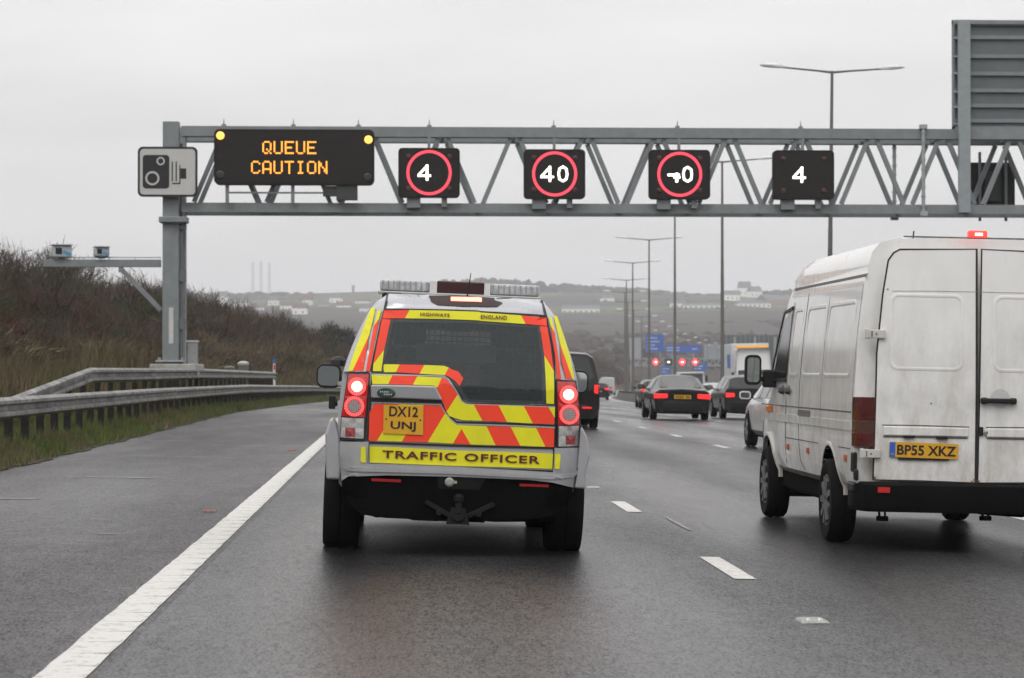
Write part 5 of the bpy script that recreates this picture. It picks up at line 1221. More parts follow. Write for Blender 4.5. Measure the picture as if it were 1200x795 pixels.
# arch lips
for s in (-1, 1):
    for yc, rr_ in ((1.22, .44), (4.78, .43)):
        k = MB(); rs = []; n = 20
        for i in range(n + 1):
            a = R(6 + 168 * i / n); f = lambda r_: (yc + math.cos(a) * r_, .36 + math.sin(a) * r_)
            z1 = f(rr_)[1]; hx = vhw(max(.5, z1))
            rs.append([(s * (hx - .03), *f(rr_)), (s * (hx + .007), *f(rr_)), (s * (hx + .007), *f(rr_ + .018)), (s * (hx + .001), *f(rr_ + .035)), (s * (hx - .03), *f(rr_ + .035))])
        k.rings(rs); obj('wheel_arch', k, vwhite, van, smooth=50)
k = MB(); k.box((0, 2.9, .44), (1.5, 5.2, .16)); k.box((0, 3.1, .40), (1.74, 2.5, .14)); k.box((0, 5.4, .33), (1.7, .3, .3)); k.box((0, 4.78, .33), (1.3, .3, .16)); k.box((-.78, 3.0, .36), (.12, 2.6, .12)); k.box((.78, 3.0, .36), (.12, 2.6, .12)); k.cyl((-.8, 1.22, .345), (.8, 1.22, .345), .07); k.cyl((.15, .3, .36), (.15, 2.4, .36), .05)
k.rings([[(x, y, z) for x, z in ((.0, .50), (.12, .33), (.2, .27), (.55, .25), (.62, .28), (.68, .50))] for y in (.75, 1.45)]); obj('underbody', k, under_m, van)
# rear doors
def vp(mb, poly, o, th=.006, mi=None): panel(mb, poly, o, th, mi, dep=vdep)
def vl(mb, pts, wd, o, th=.004): line_panel(mb, pts, wd, o, th, dep=vdep)
seam_top, seam_bot = u(583, 52), u(575, 605)
dl = [u(372, 80), u(385, 62), u(400, 54), u(583, 53), u(580, 330), u(576, 604), u(452, 600), u(332, 596), u(342, 300), u(358, 160)]
ml = [(-x, z) for x, z in dl][::-1]
for poly in (dl, ml):
    k = MB(); vp(k, poly, .004, .012); obj('rear_door', k, vwhite, van, smooth=30)
doors = [o for o in van.children if o.name.startswith('rear_door')]
k = MB(); vl(k, [seam_top, ((seam_top[0] + seam_bot[0]) / 2, (seam_top[1] + seam_bot[1]) / 2), seam_bot], .016, .007)
for poly in (dl, ml):
    q = poly + [poly[0]]; vl(k, q, .013, .006)
obj('door_seal', k, blk, van)
def mirrorx(p): return (-p[0] - .004, p[1])
for sgn in (0, 1):
    f = (lambda p: p) if sgn == 0 else mirrorx
    c = between(u(372, 158), u(550, 341)); W_ = u(550, 158)[0] - u(372, 158)[0]; H_ = u(372, 158)[1] - u(372, 341)[1]
    c = f(c); par = doors[sgn]
    k = MB(); o = rrect(c[0], c[1], W_, H_, .07, 6); i_ = rrect(c[0], c[1], W_ - .03, H_ - .03, .06, 6); i2 = rrect(c[0], c[1], W_ - .06, H_ - .06, .05, 6); n = len(o)
    vv = [(x, vdep(x, z) - .005, z) for x, z in o] + [(x, vdep(x, z) - .010, z) for x, z in i_] + [(x, vdep(x, z) - .006, z) for x, z in i2]
    k.add(vv, [(q, (q + 1) % n, n + (q + 1) % n, n + q) for q in range(n)] + [(n + q, n + (q + 1) % n, 2 * n + (q + 1) % n, 2 * n + q) for q in range(n)]); obj('pressed_panel', k, vwhite, par, smooth=60)
    # recess above and around the plate
    k = MB(); pr = [f(p) for p in (u(356, 470), u(558, 475), u(558, 496), u(356, 492))]; vp(k, pr, .026, .03); obj('plate_brow', k, vwhite, par, bevel=.008)
    k = MB(); vl(k, [f(p) for p in (u(354, 468), u(440, 469), u(560, 473))], .008, .008); vl(k, [f(p) for p in (u(356, 495), u(460, 497), u(556, 499))], .007, .012); obj('panel_line', k, vgroove, par)
k = MB(); vl(k, [u(380, 152), u(480, 152), u(582, 154)], .004, .007); vl(k, [mirrorx(p) for p in (u(380, 152), u(480, 152), u(582, 154))], .004, .007); obj('panel_line', k, M('faint_line', (.42, .41, .40), .6), van)
k = MB()
for a, b_ in ((u(404, 492), u(430, 499)), (u(482, 494), u(508, 502))): c = between(a, b_); k.box((c[0], vdep(*c) - .02, c[1]), (b_[0] - a[0], .03, a[1] - b_[1]))
obj('plate_lamp', k, rubber, doors[0], bevel=.006)
a, b_ = w(170, 346), w(459, 417); c = between(a, b_)
k = MB(); k.slab(rrect(0, 0, .545, .118, .012), -.006, .0); npv = obj('number_plate', k, plate_y, doors[0]); npv.location = (c[0], vdep(*c) - .016, c[1]); npv.rotation_euler = (0, R(1.0), 0)
k = MB(); k.slab([(-.27, -.057), (-.225, -.057), (-.225, .057), (-.27, .057)], -.0075, -.006); obj('blue_band', k, M('plate_blue', (.02, .12, .5), .4), npv)
text_obj('lettering', 'BP55 XKZ', .1, ink, npv, (.022, -.0085, 0), width=.465, height=.078, bold=.002, depth=.002)
text_obj('country_code', 'GB', .02, M('plate_gold', (.5, .45, .1), .5), npv, (-.247, -.009, -.035), width=.025, height=.014, depth=.001)
k = MB(); k.box((c[0] + .0, vdep(*c) - .014, c[1] - .068), (.40, .012, .016)); obj('plate_holder', k, rubber, doors[0])
# handle, lock, hinges
a, b_ = u(586, 405), u(670, 418); c = between(a, b_)
k = MB(); k.box((c[0], vdep(*c) - .04, c[1]), (.285, .035, .040)); k.box((c[0] - .11, vdep(*c) - .02, c[1]), (.05, .04, .05)); k.box((c[0] + .12, vdep(*c) - .02, c[1]), (.05, .04, .05)); obj('door_handle', k, rubber, doors[1], bevel=.01)
k = MB(); k.lathe((c[0] + .02, vdep(*c) - .006, c[1] + .02), [(.075, .0), (.075, -.003)], axis='y', n=20); obj('handle_cup', k, M('cup_grey', (.55, .545, .54), .6), doors[1])
c = u(588, 483); k = MB(); k.box((c[0], vdep(*c) - .012, c[1]), (.034, .03, .07)); obj('lock_cover', k, rubber, doors[1], bevel=.008)
c = u(604, 487); k = MB(); k.lathe((c[0], vdep(*c) - .008, c[1]), [(.03, .0), (.03, -.012), (.018, -.014)], axis='y', n=18); obj('lock', k, chrome, doors[1]); k = MB(); k.lathe((c[0], vdep(*c) - .022, c[1]), [(.011, .0), (.011, -.003)], axis='y', n=10); obj('keyhole', k, ink, doors[1])
hm_ = M('hinge_white', (.58, .57, .55), .45, var=.1, dirt=.5, dirt_rgb=(.2, .18, .15), dirt_z=(0, 3))
for pts in ((318, 362, 243, 265), (303, 348, 524, 546)):
    a, b_ = u(pts[0], pts[2]), u(pts[1], pts[3]); c = between(a, b_)
    for s in (-1, 1):
        k = MB(); k.box((s * abs(c[0]), vdep(*c) - .022, c[1]), (b_[0] - a[0], .035, (a[1] - b_[1]) * .95)); k.cyl((s * (abs(c[0]) + .07), vdep(*c) - .02, c[1] - .04), (s * (abs(c[0]) + .07), vdep(*c) - .02, c[1] + .04), .018, n=10)
        h = obj('hinge', k, hm_, van, bevel=.006)
        obj('screw', MB().lathe((s * (abs(c[0]) - .0), vdep(*c) - .042, c[1]), [(.007, 0), (.007, -.004)], axis='y', n=8), vgroove, h); obj('pin_slot', MB().box((s * (abs(c[0]) + .035), vdep(*c) - .042, c[1]), (.008, .004, .045)), vgroove, h)
# rear lamps on the corner pillar
vl_m = M('van_lamp_red', (.075, .008, .009), .2, coat=.8, var=.35, scale=9); vl_m2 = M('van_lamp_smoke', (.075, .028, .024), .2, coat=.8, var=.3, scale=12)
for s in (-1, 1):
    e = empty('tail_light'); e.parent = van
    def lp(z0, z1, m, nm):
        k = MB(); rs = []
        for z in np.linspace(z0, z1, 5):
            z = float(z); hx = vhw(z); rs.append([(s * (hx - .15), .0 - .012, z), (s * (hx - .07), -.004, z), (s * (hx - .02), .030, z), (s * (hx + .004), .08, z), (s * (hx + .004), .13, z), (s * (hx - .05), .15, z), (s * (hx - .17), .05, z)])
        k.rings(rs); obj(nm, k, m, e, smooth=40, bevel=.002)
    z0 = u(300, 518)[1]; z1 = u(300, 402)[1]; zm = z0 + (z1 - z0) * .28; zm2 = z0 + (z1 - z0) * .52
    lp(z0, zm, vl_m, 'lower_lens'); lp(zm + .002, zm2, vl_m2, 'indicator_lens'); lp(zm2 + .002, z1, vl_m, 'upper_lens')
# rust and scrapes
for (px, py, r_) in ((573, 598, .012), (566, 601, .008), (583, 601, .009), (336, 592, .01), (470, 417, .006), (370, 148, .007)):
    c = u(px, py); k = MB(); k.slab([(c[0] + r_ * (1 + .3 * math.sin(q * 3 + px)) * math.cos(q), c[1] + .8 * r_ * (1 + .3 * math.cos(q * 2 + px)) * math.sin(q)) for q in [i * .628 for i in range(10)]], vdep(*c) - .0085, vdep(*c) - .004); obj('rust_spot', k, M('rust', (.16, .07, .035), .8, var=.4, scale=60), van)
# high brake lamp
c = between(u(563, 30), u(606, 47)); k = MB(); k.box((c[0] + .0, .06, 2.47), (.15, .07, .06)); k.v = [(x, y, z + .04) for x, y, z in k.v]; obj('high_brake_light', k, M('high_brake', (.9, .1, .08), .3, emit=(1, .05, .04), estr=1.1), van, bevel=.012)
k = MB(); k.box((c[0] + .005, .025, 2.508), (.06, .006, .022)); obj('lamp_glow', k, lhot, [o for o in van.children if o.name.startswith('high_brake_light')][0])
# bumper
k = MB(); zt0 = u(400, 603)[1]; zb0 = u(400, 672)[1]
rs = []
for x, y in ((-.945, .40), (-.945, .10), (-.90, -.06), (-.82, -.10), (-.4, -.115), (.4, -.115), (.82, -.10), (.90, -.06), (.945, .10), (.945, .40)):
    d = Vector((x, y - .2)).normalized() * -.09; rs.append([(x, y, zb0 + .04), (x, y, zt0 - .02), (x + d.x * .3, y + d.y * .0 + .03, zt0), (x + d.x, y + .12, zt0), (x + d.x, y + .12, zb0), (x + d.x * .2, y + .02, zb0)])
k.rings(rs); bp_ = obj('bumper', k, M('bumper_plastic', (.004, .004, .0045), .75, var=.3, scale=6, bump=.15, spec=.12, dirt=.25, dirt_rgb=(.02, .019, .018), dirt_z=(-.2, 1)), van, smooth=40)
a, b_ = u(337, 612), u(366, 626); c = between(a, b_)
for s in (-1, 1): k = MB(); k.box((s * abs(c[0]), -.112, c[1]), (.095, .012, .042)); obj('reflector', k, M('van_reflector', (.5, .025, .02), .25), bp_)
for px in (355, 600):
    x, z = u(px, 685); k = MB()
    for s in (-1, 1): k.bar((x + s * .025, .06, z + .12), (x + s * .022, .02, z + .0), .016)
    k.cyl((x - .045, .02, z - .01), (x + .045, .02, z - .01), .02, n=8); k.box((x, .05, z + .12), (.09, .06, .03)); obj('tow_eye', k, under_m, van)
# torn corner trim
k = MB(); k.box((-.955, .10, .70), (.03, .09, .16), rot=(0, 0, R(10))); k.box((-.945, .05, .60), (.035, .07, .09)); k.box((-.95, .2, .5), (.03, .25, .07)); obj('corner_trim', k, rubber, van, bevel=.015)
# flank: pressed window panels, seams, rub strip, gutter
def fl(y, z, o=.0, s=-1): return (s * (vhw(z) + o), y, z)
def fline(mb, pts, wd, o, s):               # ribbon on the flank, pts (y,z)
    n = []
    P = [Vector(p) for p in pts]; Q = []
    for a, b_ in zip(P[:-1], P[1:]):
        m_ = max(1, int((b_ - a).length / .12)); Q += [a.lerp(b_, i / m_) for i in range(m_)]
    Q.append(P[-1]); L = []
    for i, p in enumerate(Q):
        d = (Q[min(i + 1, len(Q) - 1)] - Q[max(i - 1, 0)]).normalized(); nn = Vector((-d.y, d.x)) * wd / 2
        L.append([fl(p.x + nn.x, p.y + nn.y, .0, s), fl(p.x + nn.x, p.y + nn.y, o, s), fl(p.x - nn.x, p.y - nn.y, o, s), fl(p.x - nn.x, p.y - nn.y, .0, s)])
    mb.rings(L)
for s in (-1, 1):
    for (y0, y1) in ((.33, 1.62), (1.72, 2.75), (2.98, 3.52)):
        k = MB(); z0, z1 = 1.36, 1.99; o = rrect((y0 + y1) / 2, (z0 + z1) / 2, y1 - y0, z1 - z0, .09, 6)
        i_ = rrect((y0 + y1) / 2, (z0 + z1) / 2, y1 - y0 - .035, z1 - z0 - .035, .08, 6); i2 = rrect((y0 + y1) / 2, (z0 + z1) / 2, y1 - y0 - .075, z1 - z0 - .075, .06, 6); n = len(o)
        k.add([fl(y, z, .002, s) for y, z in o] + [fl(y, z, .008, s) for y, z in i_] + [fl(y, z, .003, s) for y, z in i2], [(q, (q + 1) % n, n + (q + 1) % n, n + q) for q in range(n)] + [(n + q, n + (q + 1) % n, 2 * n + (q + 1) % n, 2 * n + q) for q in range(n)]); obj('pressed_panel', k, vwhite, van, smooth=60)
    k = MB()
    fline(k, [(2.85, 2.11), (2.85, 1.3), (2.84, .9), (2.78, .62), (2.62, .54)], .014, .003, s)
    fline(k, [(3.62, 2.05), (3.62, 1.3), (3.62, .9), (3.66, .56)], .012, .003, s)
    fline(k, [(1.68, 2.04), (1.68, 1.0)], .006, .002, s)
    fline(k, [(.18, 1.09), (2.84, 1.09)], .012, .003, s); fline(k, [(2.86, 1.09), (5.2, 1.09)], .010, .003, s)
    fline(k, [(.1, 2.175), (1.5, 2.175), (3.75, 2.175)], .022, .006, s)
    fline(k, [(.16, 2.1), (.16, 1.1)], .006, .002, s)
    fline(k, [(1.75, .80), (3.6, .80)], .008, .002, s); fline(k, [(.2, .80), (.75, .80)], .008, .002, s)
    obj('panel_gap', k, vgroove, van)
    k = MB(); fline(k, [(.15, .98), (2.82, .98)], .07, .009, s); fline(k, [(2.87, .98), (5.0, .98)], .07, .009, s); obj('rub_strip', k, vwhite, van)
    k = MB(); fline(k, [(2.2, 1.045), (2.83, 1.045)], .05, .012, s); obj('slider_rail', k, M('rail_dark', (.12, .115, .11), .6), van)
    k = MB()
    for y in (3.45, 3.85): x, yy_, z = fl(y, 1.24, .01, s); k.lathe((x, y, z), [(.04, -.02), (.045, 0), (.03, .03)] if s > 0 else [(.04, .02), (.045, 0), (.03, -.03)], n=12); k.box((x + s * .02, y - .06, z), (.03, .15, .03))
    obj('door_handle', k, M('handle_dark', (.09, .09, .09), .5), van)
    for y in (.42, 2.3, 3.45): k = MB(); x, yy_, z = fl(y, .72, .005, s); k.box((x, y, z), (.02, .085, .055)); obj('side_marker', k, M('amber_reflector', (.42, .10, .03), .3), van, bevel=.005)
    k = MB(); x, yy_, z = fl(4.62, 1.05, .012, s); k.box((x, 4.62, z), (.045, .10, .06)); obj('side_repeater', k, M('amber_repeater', (.7, .2, .02), .25), van, bevel=.01)
    # cab door window and mirror
    k = MB(); k.add([fl(3.68, 1.35, .006, s), fl(4.5, 1.35, .004, s), fl(4.12, 1.90, .003, s), fl(3.68, 1.98, .006, s)], [(0, 1, 2, 3)]); obj('side_window', k, glass_m, van)
    k = MB(); fline(k, [(3.66, 1.33), (4.62, 1.33)], .03, .01, s); fline(k, [(4.16, 1.96), (4.62, 1.34)], .035, .012, s); fline(k, [(3.66, 2.0), (4.16, 1.96)], .03, .012, s); obj('window_frame', k, rubber, van)
    e = empty('door_mirror'); e.parent = van; mxx = s * 1.17; my = 4.38; mz = 1.42
    k = MB(); k.rings([[(mxx + x * sc, my + y, mz + z * sc) for x, z in rrect(0, 0, .155, .28, .05)] for y, sc in ((0, 1), (.03, 1.04), (.09, .95), (.13, .6))]); obj('shell', k, rubber, e, smooth=50)
    k = MB(); k.slab(rrect(mxx, mz, .115, .235, .03), my - .006, my + .002); obj('glass', k, mirror_m, e)
    k = MB(); k.box((s * .985, my + .08, mz - .08), (.16, .12, .17)); k.bar((s * 1.0, my + .08, mz - .10), (s * 1.10, my + .05, mz - .08), .05); obj('arm', k, rubber, e, bevel=.02)
k = MB(); k.add([(-.78, 4.17, 2.09), (.78, 4.17, 2.09), (.80, 4.84, 1.27), (-.80, 4.84, 1.27)], [(0, 1, 2, 3)]); obj('windscreen', k, glass_m, van)
k = MB()
for s in (-1, 1): k.box((s * .7, 5.60, .80), (.3, .12, .16))
obj('headlight', k, lclear, van, bevel=.02)
k = MB(); k.tube([(-.3, 1.2, 2.48), (-.3, 1.15, 2.59)], .006); obj('aerial', k, rubber, van)
k = MB(); k.box((0, .055, 2.48), (1.2, .02, .012)); obj('rear_roof_lip', k, M('grime', (.2, .19, .17), .8, var=.4, scale=20), van)
k = MB()
for i in range(5): k.box((-.5 + i * .25, 2.0, 2.492), (.05, 3.0, .018))
obj('roof_rib', k, vwhite, van, bevel=.005)
# ================================================================== OTHER TRAFFIC
def paint(name, rgb, metal=.3, rough=.25): return M(name, rgb, rough, metal=metal, var=.04, scale=3, coat=.12, spec=.35, dirt=.25, dirt_rgb=(.035, .033, .03), dirt_z=(.2, .9))
def vehicle(kind, Y, u_, label, pm_, st, W, zb=.24, wheels=(.8, 3.4), wr=.32, cat='car', lights='brake', rear_glass=None, belt_i=5, plate=True, away=True, lamp=None, group=None, high=None, roof_glass=(1, 2), lamp_poly=None, yawx=0, side_from=1, side_to=None):
    """st: stations rear->front (y, z_top, z_belt, half width at belt, half width at roof edge)"""
    p = RP(u_, Y); e = empty(kind, p, (0, math.atan(CF), heading(Y) + (0 if away else math.pi) + yawx), label=label, cat=cat, group=group)
    rings = []
    for (y, zt_, zbl, hw, hr) in st:
        half = [(0, zb), (hw * .86, zb), (hw * .97, zb + .10), (hw * 1.0, zb + .30), (hw * 1.0, (zb + .3 + zbl) / 2 + .08), (hw * .965, zbl), (hr + (hw * .965 - hr) * .12, zt_ - (zt_ - zbl) * .14), (hr * .82, zt_ - .012), (0, zt_ + .018)]
        rings.append([(x, y, z) for x, z in ringpts(half)])
    k = MB(); k.rings(rings); b = obj('body', k, [pm_, under_m], e, smooth=32)
    Wh = W / 2
    cut(b, arch_cut(wheels[0], wr, wr + .055, Wh, .26) + arch_cut(wheels[1], wr, wr + .055, Wh, .26))
    b.data.shade_smooth(); b.data.set_sharp_from_angle(angle=R(32))
    for s in (-1, 1):
        for y in wheels: wheel(e, (s * (Wh - .095), y, wr), wr, .2, s, spokes=5)
    k = MB(); k.box((0, (wheels[0] + wheels[1]) / 2, zb + .03), (W * .72, wheels[1] - wheels[0] + 1.2, .16)); obj('underbody', k, under_m, e)
    def P(i, j, t=0, side=1):                # point of station i, ring index j on the given side
        x, y, z = rings[i][j]; return Vector((side * abs(x), y, z))
    def quad(mb, a, b_, c, d, inset, o):
        ctr = (a + b_ + c + d) / 4; n = (c - a).cross(d - b_).normalized()
        if n.dot(ctr - Vector((0, ctr.y, .7 * ctr.z))) < 0: n = -n
        pts = [q.lerp(ctr, inset) for q in (a, b_, c, d)]
        # shrink corners for a rounded outline
        out_ = []
        for i in range(4):
            q0, q, q1 = pts[i - 1], pts[i], pts[(i + 1) % 4]; out_ += [q.lerp(q0, .10) + n * o, q.lerp(q0, .03).lerp(q1, .03) + n * o, q.lerp(q1, .10) + n * o]
        base = [v - n * (o + .02) for v in out_]; m = len(out_)
        mb.add(out_ + base, [tuple(range(m))] + [(i, (i + 1) % m, m + (i + 1) % m, m + i) for i in range(m)])
    if roof_glass:
        a, b_ = roof_glass
        k = MB(); quad(k, P(a, 6, side=-1) * 1, P(a, 6), P(b_, 6).lerp(P(b_, 7), .6), P(b_, 6, side=-1).lerp(P(b_, 7, side=-1), .6), .05, .012); obj('rear_window', k, glass_m, e)
    n = len(st)
    so = side_to or [i for i in range(n - 1) if st[i + 1][1] > st[0][1] * 0 + max(q[1] for q in st) - .25][-1]
    for s in (-1, 1):
        for i in range(side_from, so + 1):
            k = MB(); quad(k, P(i, 5, side=s), P(i + 1, 5, side=s), P(i + 1, 6, side=s), P(i, 6, side=s), .11, .010); obj('side_window', k, glass_m, e)
    i = so + 1
    k = MB(); quad(k, P(i, 7, side=-1), P(i, 7), P(i + 1, 6), P(i + 1, 6, side=-1), .08, .012); obj('windscreen', k, glass_m, e)
    lm = {'brake': brake_m, 'tail': tail_m, 'off': dull_red}[lights]
    zt0, zbl0, hw0 = st[0][1], st[0][2], st[0][3]
    L = lamp or (hw0 * .62, hw0 * 1.0, zbl0 - .20, zbl0 - .06)
    for s in (-1, 1):
        k = MB(); x0, x1, z0, z1 = L
        k.rings([[(s * x0, -.025, z0 + (z1 - z0) * .15), (s * x0, -.025, z1), (s * x0, .15, z1), (s * x0, .15, z0)], [(s * x1 * .96, -.012, z0), (s * x1 * .96, -.012, z1), (s * x1 * .96, .2, z1), (s * x1 * .96, .2, z0)], [(s * (x1 + .012), .10, z0), (s * (x1 + .012), .10, z1), (s * (x1 - .05), .3, z1), (s * (x1 - .05), .3, z0)]])
        obj('tail_light', k, lm, e, bevel=.01)
    if plate:
        zp = (L[2] + L[3]) / 2 if plate is True else plate
        k = MB(); k.box((0, -.03, zp), (.52, .02, .115)); q = obj('number_plate', k, plate_y, e)
        k = MB()
        for i in range(7):
            if i != 4: k.box((-.19 + i * .064, -.042, zp), (.04, .004, .07))
        obj('lettering', k, ink, q)
    k = MB(); k.rings([[(x, y, z) for y, z in ((-.06, zb + .05), (-.06, zb + .28), (-.02, zb + .36), (.3, zb + .36), (.3, zb + .02))] if abs(x) < hw0 * .8 else [(x, y + .10, z) for y, z in ((-.06, zb + .05), (-.06, zb + .28), (-.02, zb + .36), (.3, zb + .36), (.3, zb + .02))] for x in (-hw0 * 1.0, -hw0 * .9, -hw0 * .6, 0, hw0 * .6, hw0 * .9, hw0 * 1.0)]); obj('bumper', k, pm_ if pm_ in (wh,) else M('bumper_dark', (.007, .007, .008), .5, spec=.2), e, smooth=50)
    for s in (-1, 1):
        i = so + 2 if so + 2 < n else n - 1; q = st[so + 1]; m = empty('door_mirror'); m.parent = e; yy_ = st[i][0] - .35; zz = st[i][2] + .10; k = MB(); k.rings([[(s * (q[3] + .12) + x * sc, yy_ + y, zz + z * sc) for x, z in rrect(0, 0, .22, .15, .05, 3)] for y, sc in ((0, 1), (.03, 1.03), (.12, .6))]); obj('shell', k, pm_, m, smooth=50)
        k = MB(); k.slab(rrect(s * (q[3] + .12), zz, .18, .11, .03, 3), yy_ - .005, yy_ + .002); obj('glass', k, mirror_m, m)
        k = MB(); k.bar((s * (q[3] - .05), yy_ + .06, zz - .05), (s * (q[3] + .08), yy_ + .06, zz - .03), .04); obj('arm', k, rubber, m)
    k = MB()
    ln0 = st[-1]
    for s in (-1, 1): k.box((s * ln0[3] * .72, ln0[0] - .02, ln0[2] - .05), (.32, .12, .12))
    obj('headlight', k, lclear, e, bevel=.02)
    if high: k = MB(); k.box((high[2] if len(high) > 2 else 0, high[1], high[0]), (.28, .03, .035)); obj('high_brake_light', k, lm, e)
    return e
COUPE = [(0, .88, .82, .80, .62), (.05, .94, .86, .85, .68), (.62, 1.0, .89, .885, .66), (1.55, 1.36, .90, .89, .60), (2.1, 1.385, .91, .89, .60), (2.75, 1.34, .93, .89, .60), (3.45, .99, .90, .885, .70), (4.3, .84, .80, .86, .66), (4.55, .66, .62, .76, .55)]
HATCH = [(0, .98, .90, .80, .70), (.04, 1.02, .93, .84, .72), (.30, 1.40, .95, .86, .60), (1.1, 1.45, .93, .865, .62), (2.0, 1.44, .92, .865, .62), (2.5, 1.38, .92, .865, .60), (3.2, 1.0, .90, .86, .68), (3.95, .82, .78, .82, .62), (4.15, .6, .56, .72, .5)]
ESTATE = [(0, 1.02, .95, .84, .74), (.04, 1.05, .97, .88, .76), (.42, 1.40, .98, .90, .63), (1.3, 1.47, .97, .91, .66), (2.3, 1.47, .96, .91, .66), (2.85, 1.40, .95, .91, .62), (3.5, 1.04, .93, .90, .70), (4.4, .88, .82, .87, .66), (4.62, .66, .62, .76, .55)]
MPV = [(0, 1.12, 1.05, .92, .80), (.03, 1.2, 1.12, .94, .84), (.16, 1.84, 1.12, .95, .74), (.8, 1.89, 1.10, .95, .77), (2.8, 1.89, 1.08, .95, .77), (3.5, 1.80, 1.06, .95, .72), (4.2, 1.15, 1.0, .94, .74), (4.85, .96, .90, .90, .7), (5.05, .7, .66, .8, .6)]
bk = paint('black_metallic', (.006, .006, .007), .0, .2); gr = paint('charcoal_metallic', (.022, .023, .027), .1); wh = M('white_car_paint', (.66, .66, .66), .25, var=.02, coat=.7, dirt=.35, dirt_rgb=(.2, .19, .18), dirt_z=(.2, .9)); sl = paint('silver_grey_metallic', (.07, .075, .08), .2, .22)
vehicle('coupe', 78, 8.55, 'black two-door saloon in the middle of the road with wide red brake lights', bk, COUPE, 1.79, wheels=(1.0, 3.72), lamp=(.46, .86, .66, .81), plate=.72, roof_glass=(2, 3), side_from=3, side_to=4)
pc = vehicle('people_carrier', 62.5, 3.92, 'dark people carrier just beyond the right flank of the traffic officer car', paint('dark_maroon_black', (.008, .005, .0055), .0, .2), MPV, 1.91, wheels=(.95, 4.05), wr=.34, lamp=(.80, .925, .86, 1.08), plate=.8, high=(1.86, .14, -.25), roof_glass=(1, 2), side_from=2, side_to=4)
for s_ in (-1, 1): obj('reflector', MB().box((s_ * .62, -.085, .52), (.24, .02, .05)), tail_m, pc)
vehicle('estate_car', 84.5, 11.5, 'dark estate with silver flank left of the white van mirror, braking', gr, ESTATE, 1.83, wheels=(.95, 3.65), lamp=(.55, .87, .72, .87), plate=False, roof_glass=(1, 2), side_from=2, side_to=4)
vehicle('hatchback', 129, 12.0, 'small dark grey hatchback left of the black saloon, partly hidden by it', sl, HATCH, 1.73, wheels=(.75, 3.3), lamp=(.50, .80, .84, .97), plate=.72, roof_glass=(1, 2), side_from=2, side_to=4)
vehicle('white_car', 46.3, 7.62, 'white car mostly hidden behind the white van, its nearside wheel and mirror showing', wh, HATCH, 1.76, wheels=(.75, 3.35), wr=.33, lights='tail', plate=False, side_from=2, side_to=4)
vehicle('hatchback', 212, 11.8, 'dark hatchback further ahead just right of the people carrier, brake lights on', bk, HATCH, 1.73, wheels=(.75, 3.3), lamp=(.5, .84, .84, 1.0), plate=.72, roof_glass=(1, 2), side_from=2, side_to=4)
vehicle('hatchback', 290, 12.3, 'red-lit car furthest along the left of the queue, beyond the dark hatchback', paint('red_paint', (.2, .02, .02)), HATCH, 1.73, wheels=(.75, 3.3), lamp=(.4, .84, .8, 1.05), plate=False, roof_glass=(1, 2), side_from=2, side_to=4)
BOXV = [(0, 2.1, 1.2, .95, .82), (.04, 2.25, 1.2, .98, .88), (.10, 2.3, 1.2, .98, .88), (1.2, 2.32, 1.2, .98, .88), (3.2, 2.32, 1.2, .98, .88), (3.8, 2.2, 1.15, .97, .84), (4.5, 1.3, 1.1, .95, .8), (5.1, 1.0, .92, .92, .7), (5.25, .7, .66, .8, .6)]
vehicle('delivery_van', 330, 12.1, 'small pale van far ahead at the left end of the queue', paint('pale_silver', (.42, .43, .44), .1), BOXV, 1.96, wheels=(.95, 4.2), wr=.34, lamp=(.85, .96, .9, 1.3), plate=False, cat='van', roof_glass=(1, 2), side_from=4, side_to=4)
vehicle('delivery_van', 372, 10.4, 'tiny white van at the very head of the visible queue', wh, BOXV, 1.96, wheels=(.95, 4.2), wr=.34, lamp=(.85, .96, .9, 1.3), plate=False, cat='van', roof_glass=(1, 2), side_from=4, side_to=4)
# oncoming carriageway
vehicle('oncoming_car', 158, 17.4, 'silver car coming the other way between the black saloon and the dark estate', paint('silver_car', (.4, .41, .42), .4), HATCH, 1.76, wheels=(.75, 3.3), lights='off', plate=False, away=False, side_from=2, side_to=4)
vehicle('oncoming_car', 262, 17.6, 'white car roof showing past the small grey hatchback on the other carriageway', wh, ESTATE, 1.8, wheels=(.9, 3.6), lights='off', plate=False, away=False, side_from=2, side_to=4)
vehicle('oncoming_van', 275, 21.5, 'white van coming the other way above the grey hatchback roof', wh, BOXV, 1.96, wheels=(.95, 4.2), wr=.34, lights='off', plate=False, cat='van', away=False, side_from=4, side_to=4)
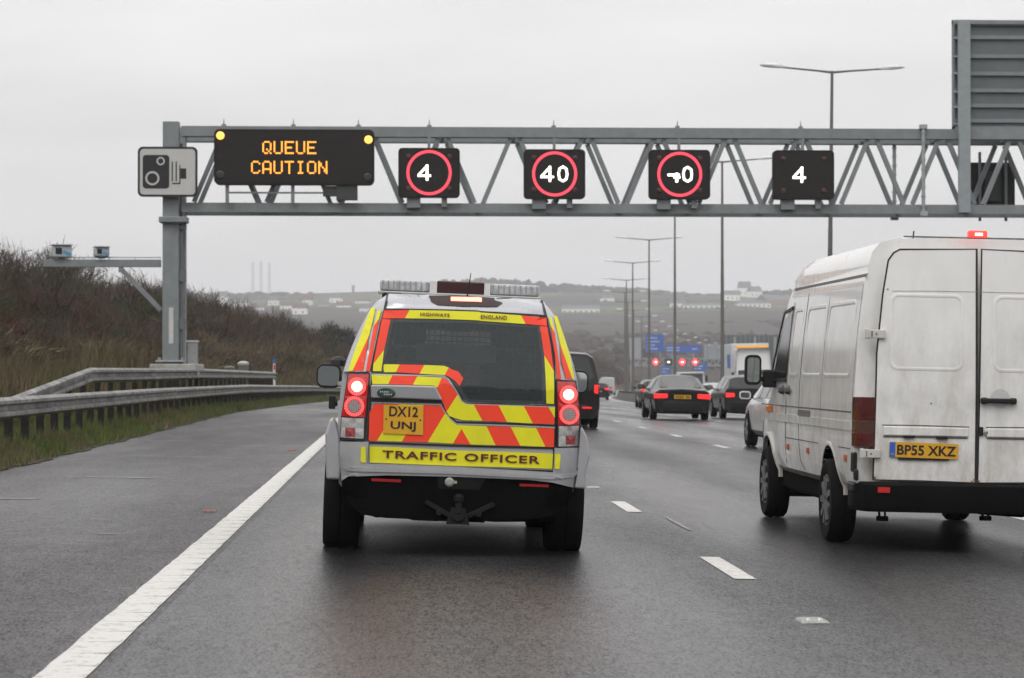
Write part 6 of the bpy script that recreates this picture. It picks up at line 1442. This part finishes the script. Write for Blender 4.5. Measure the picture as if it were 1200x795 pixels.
# white box lorry body seen over the black saloon
def lorry(Y, u_, label, boxw, boxh, boxl, cabz, beacon, logo, floor=1.1, ck='lorry'):
    p = RP(u_, Y); e = empty(ck, p, (0, math.atan(CF), heading(Y) + math.pi), label=label, cat='lorry')      # local +y points at the viewer: the cab comes first
    wm_ = M('lorry_white', (.68, .68, .68), .35, var=.04, coat=.3, dirt=.3, dirt_rgb=(.25, .24, .22), dirt_z=(0, 2.5)); hw = boxw / 2
    k = MB(); k.rings([[(x, y, z) for x, z in ((-hw * .96, .55), (hw * .96, .55), (hw, 1.4), (hw * .97, 2.25), (hw * .9, cabz - .12), (hw * .8, cabz), (-hw * .8, cabz), (-hw * .9, cabz - .12), (-hw * .97, 2.25), (-hw, 1.4))] if y < .05 else [(x * f, y + d, z) for (x, z), f, d in (((-hw * .96, .55), 1, 0), ((hw * .96, .55), 1, 0), ((hw, 1.4), .99, 0), ((hw * .97, 2.25), .97, -.16), ((hw * .9, cabz - .12), .95, -.4), ((hw * .8, cabz), .95, -.55), ((-hw * .8, cabz), .95, -.55), ((-hw * .9, cabz - .12), .95, -.4), ((-hw * .97, 2.25), .97, -.16), ((-hw, 1.4), .99, 0))] for y in (-2.1, 0, .12)]); cab = obj('cab', k, wm_, e, smooth=30, bevel=.02)
    k = MB(); k.add([(-hw * .86, .11, 1.62), (hw * .86, .11, 1.62), (hw * .83, -.03, 2.42), (-hw * .83, -.03, 2.42)], [(0, 1, 2, 3)]); obj('windscreen', k, glass_m, e)
    k = MB(); k.box((0, .14, 1.58), (hw * 1.8, .06, .05)); k.box((0, .15, 1.1), (hw * 1.2, .05, .35)); k.box((0, .16, .65), (hw * 1.9, .08, .25)); obj('grille', k, rubber, e)
    for s in (-1, 1): k = MB(); k.box((s * hw * .75, .17, .82), (.4, .08, .22)); obj('headlight', k, lclear, e, bevel=.02)
    for s in (-1, 1): m = MB(); m.box((s * (hw + .16), -.05, 2.0), (.2, .14, .55)); m.bar((s * hw * .95, -.1, 2.3), (s * (hw + .16), -.05, 2.25), .04); obj('door_mirror', m, rubber, e, bevel=.03)
    k = MB(); k.box((0, -2.4 - boxl / 2, floor + boxh / 2), (boxw + .06, boxl, boxh)); bx = obj('cargo_box', k, M('curtain_pale', (.55, .57, .60), .45, var=.06), e, bevel=.04)
    if beacon: k = MB(); k.box((0, -.9, cabz + .09), (boxw * .9, .35, .18)); k.box((0, -.9, cabz + .01), (boxw * .8, .3, .05)); obj('light_bar', k, M('amber_bar', (.75, .36, .06), .3, emit=(1, .5, .12), estr=.15), e, bevel=.05)
    if logo:
        for s in (-1, 1): obj('logo', MB().box((s * (hw + .035), -4.6, floor + boxh * .62), (.012, 2.6, .95)), M('logo_blue', (.03, .13, .42), .4), bx)
    for y in (-1.3, -2.4 - boxl * .55, -2.4 - boxl * .8):
        for s in (-1, 1): wheel(e, (s * (hw - .15), y, .5), .5, .3, s, spokes=8, rim=steelrim)
    k = MB(); k.box((0, -2.4 - boxl / 2, .85), (.9, boxl + 1, .35)); k.box((0, -1.3, .7), (1.2, 2, .4)); obj('chassis', k, under_m, e)
    return e
lorry(172, 21.4, 'white lorry with an amber roof bar and blue logo coming the other way', 2.5, 3.15, 7.5, 3.92, True, True)
lorry(232, 20.6, 'white boxy lorry low behind the roof of the black saloon', 2.45, 1.55, 6.0, 2.5, False, False, floor=1.05)
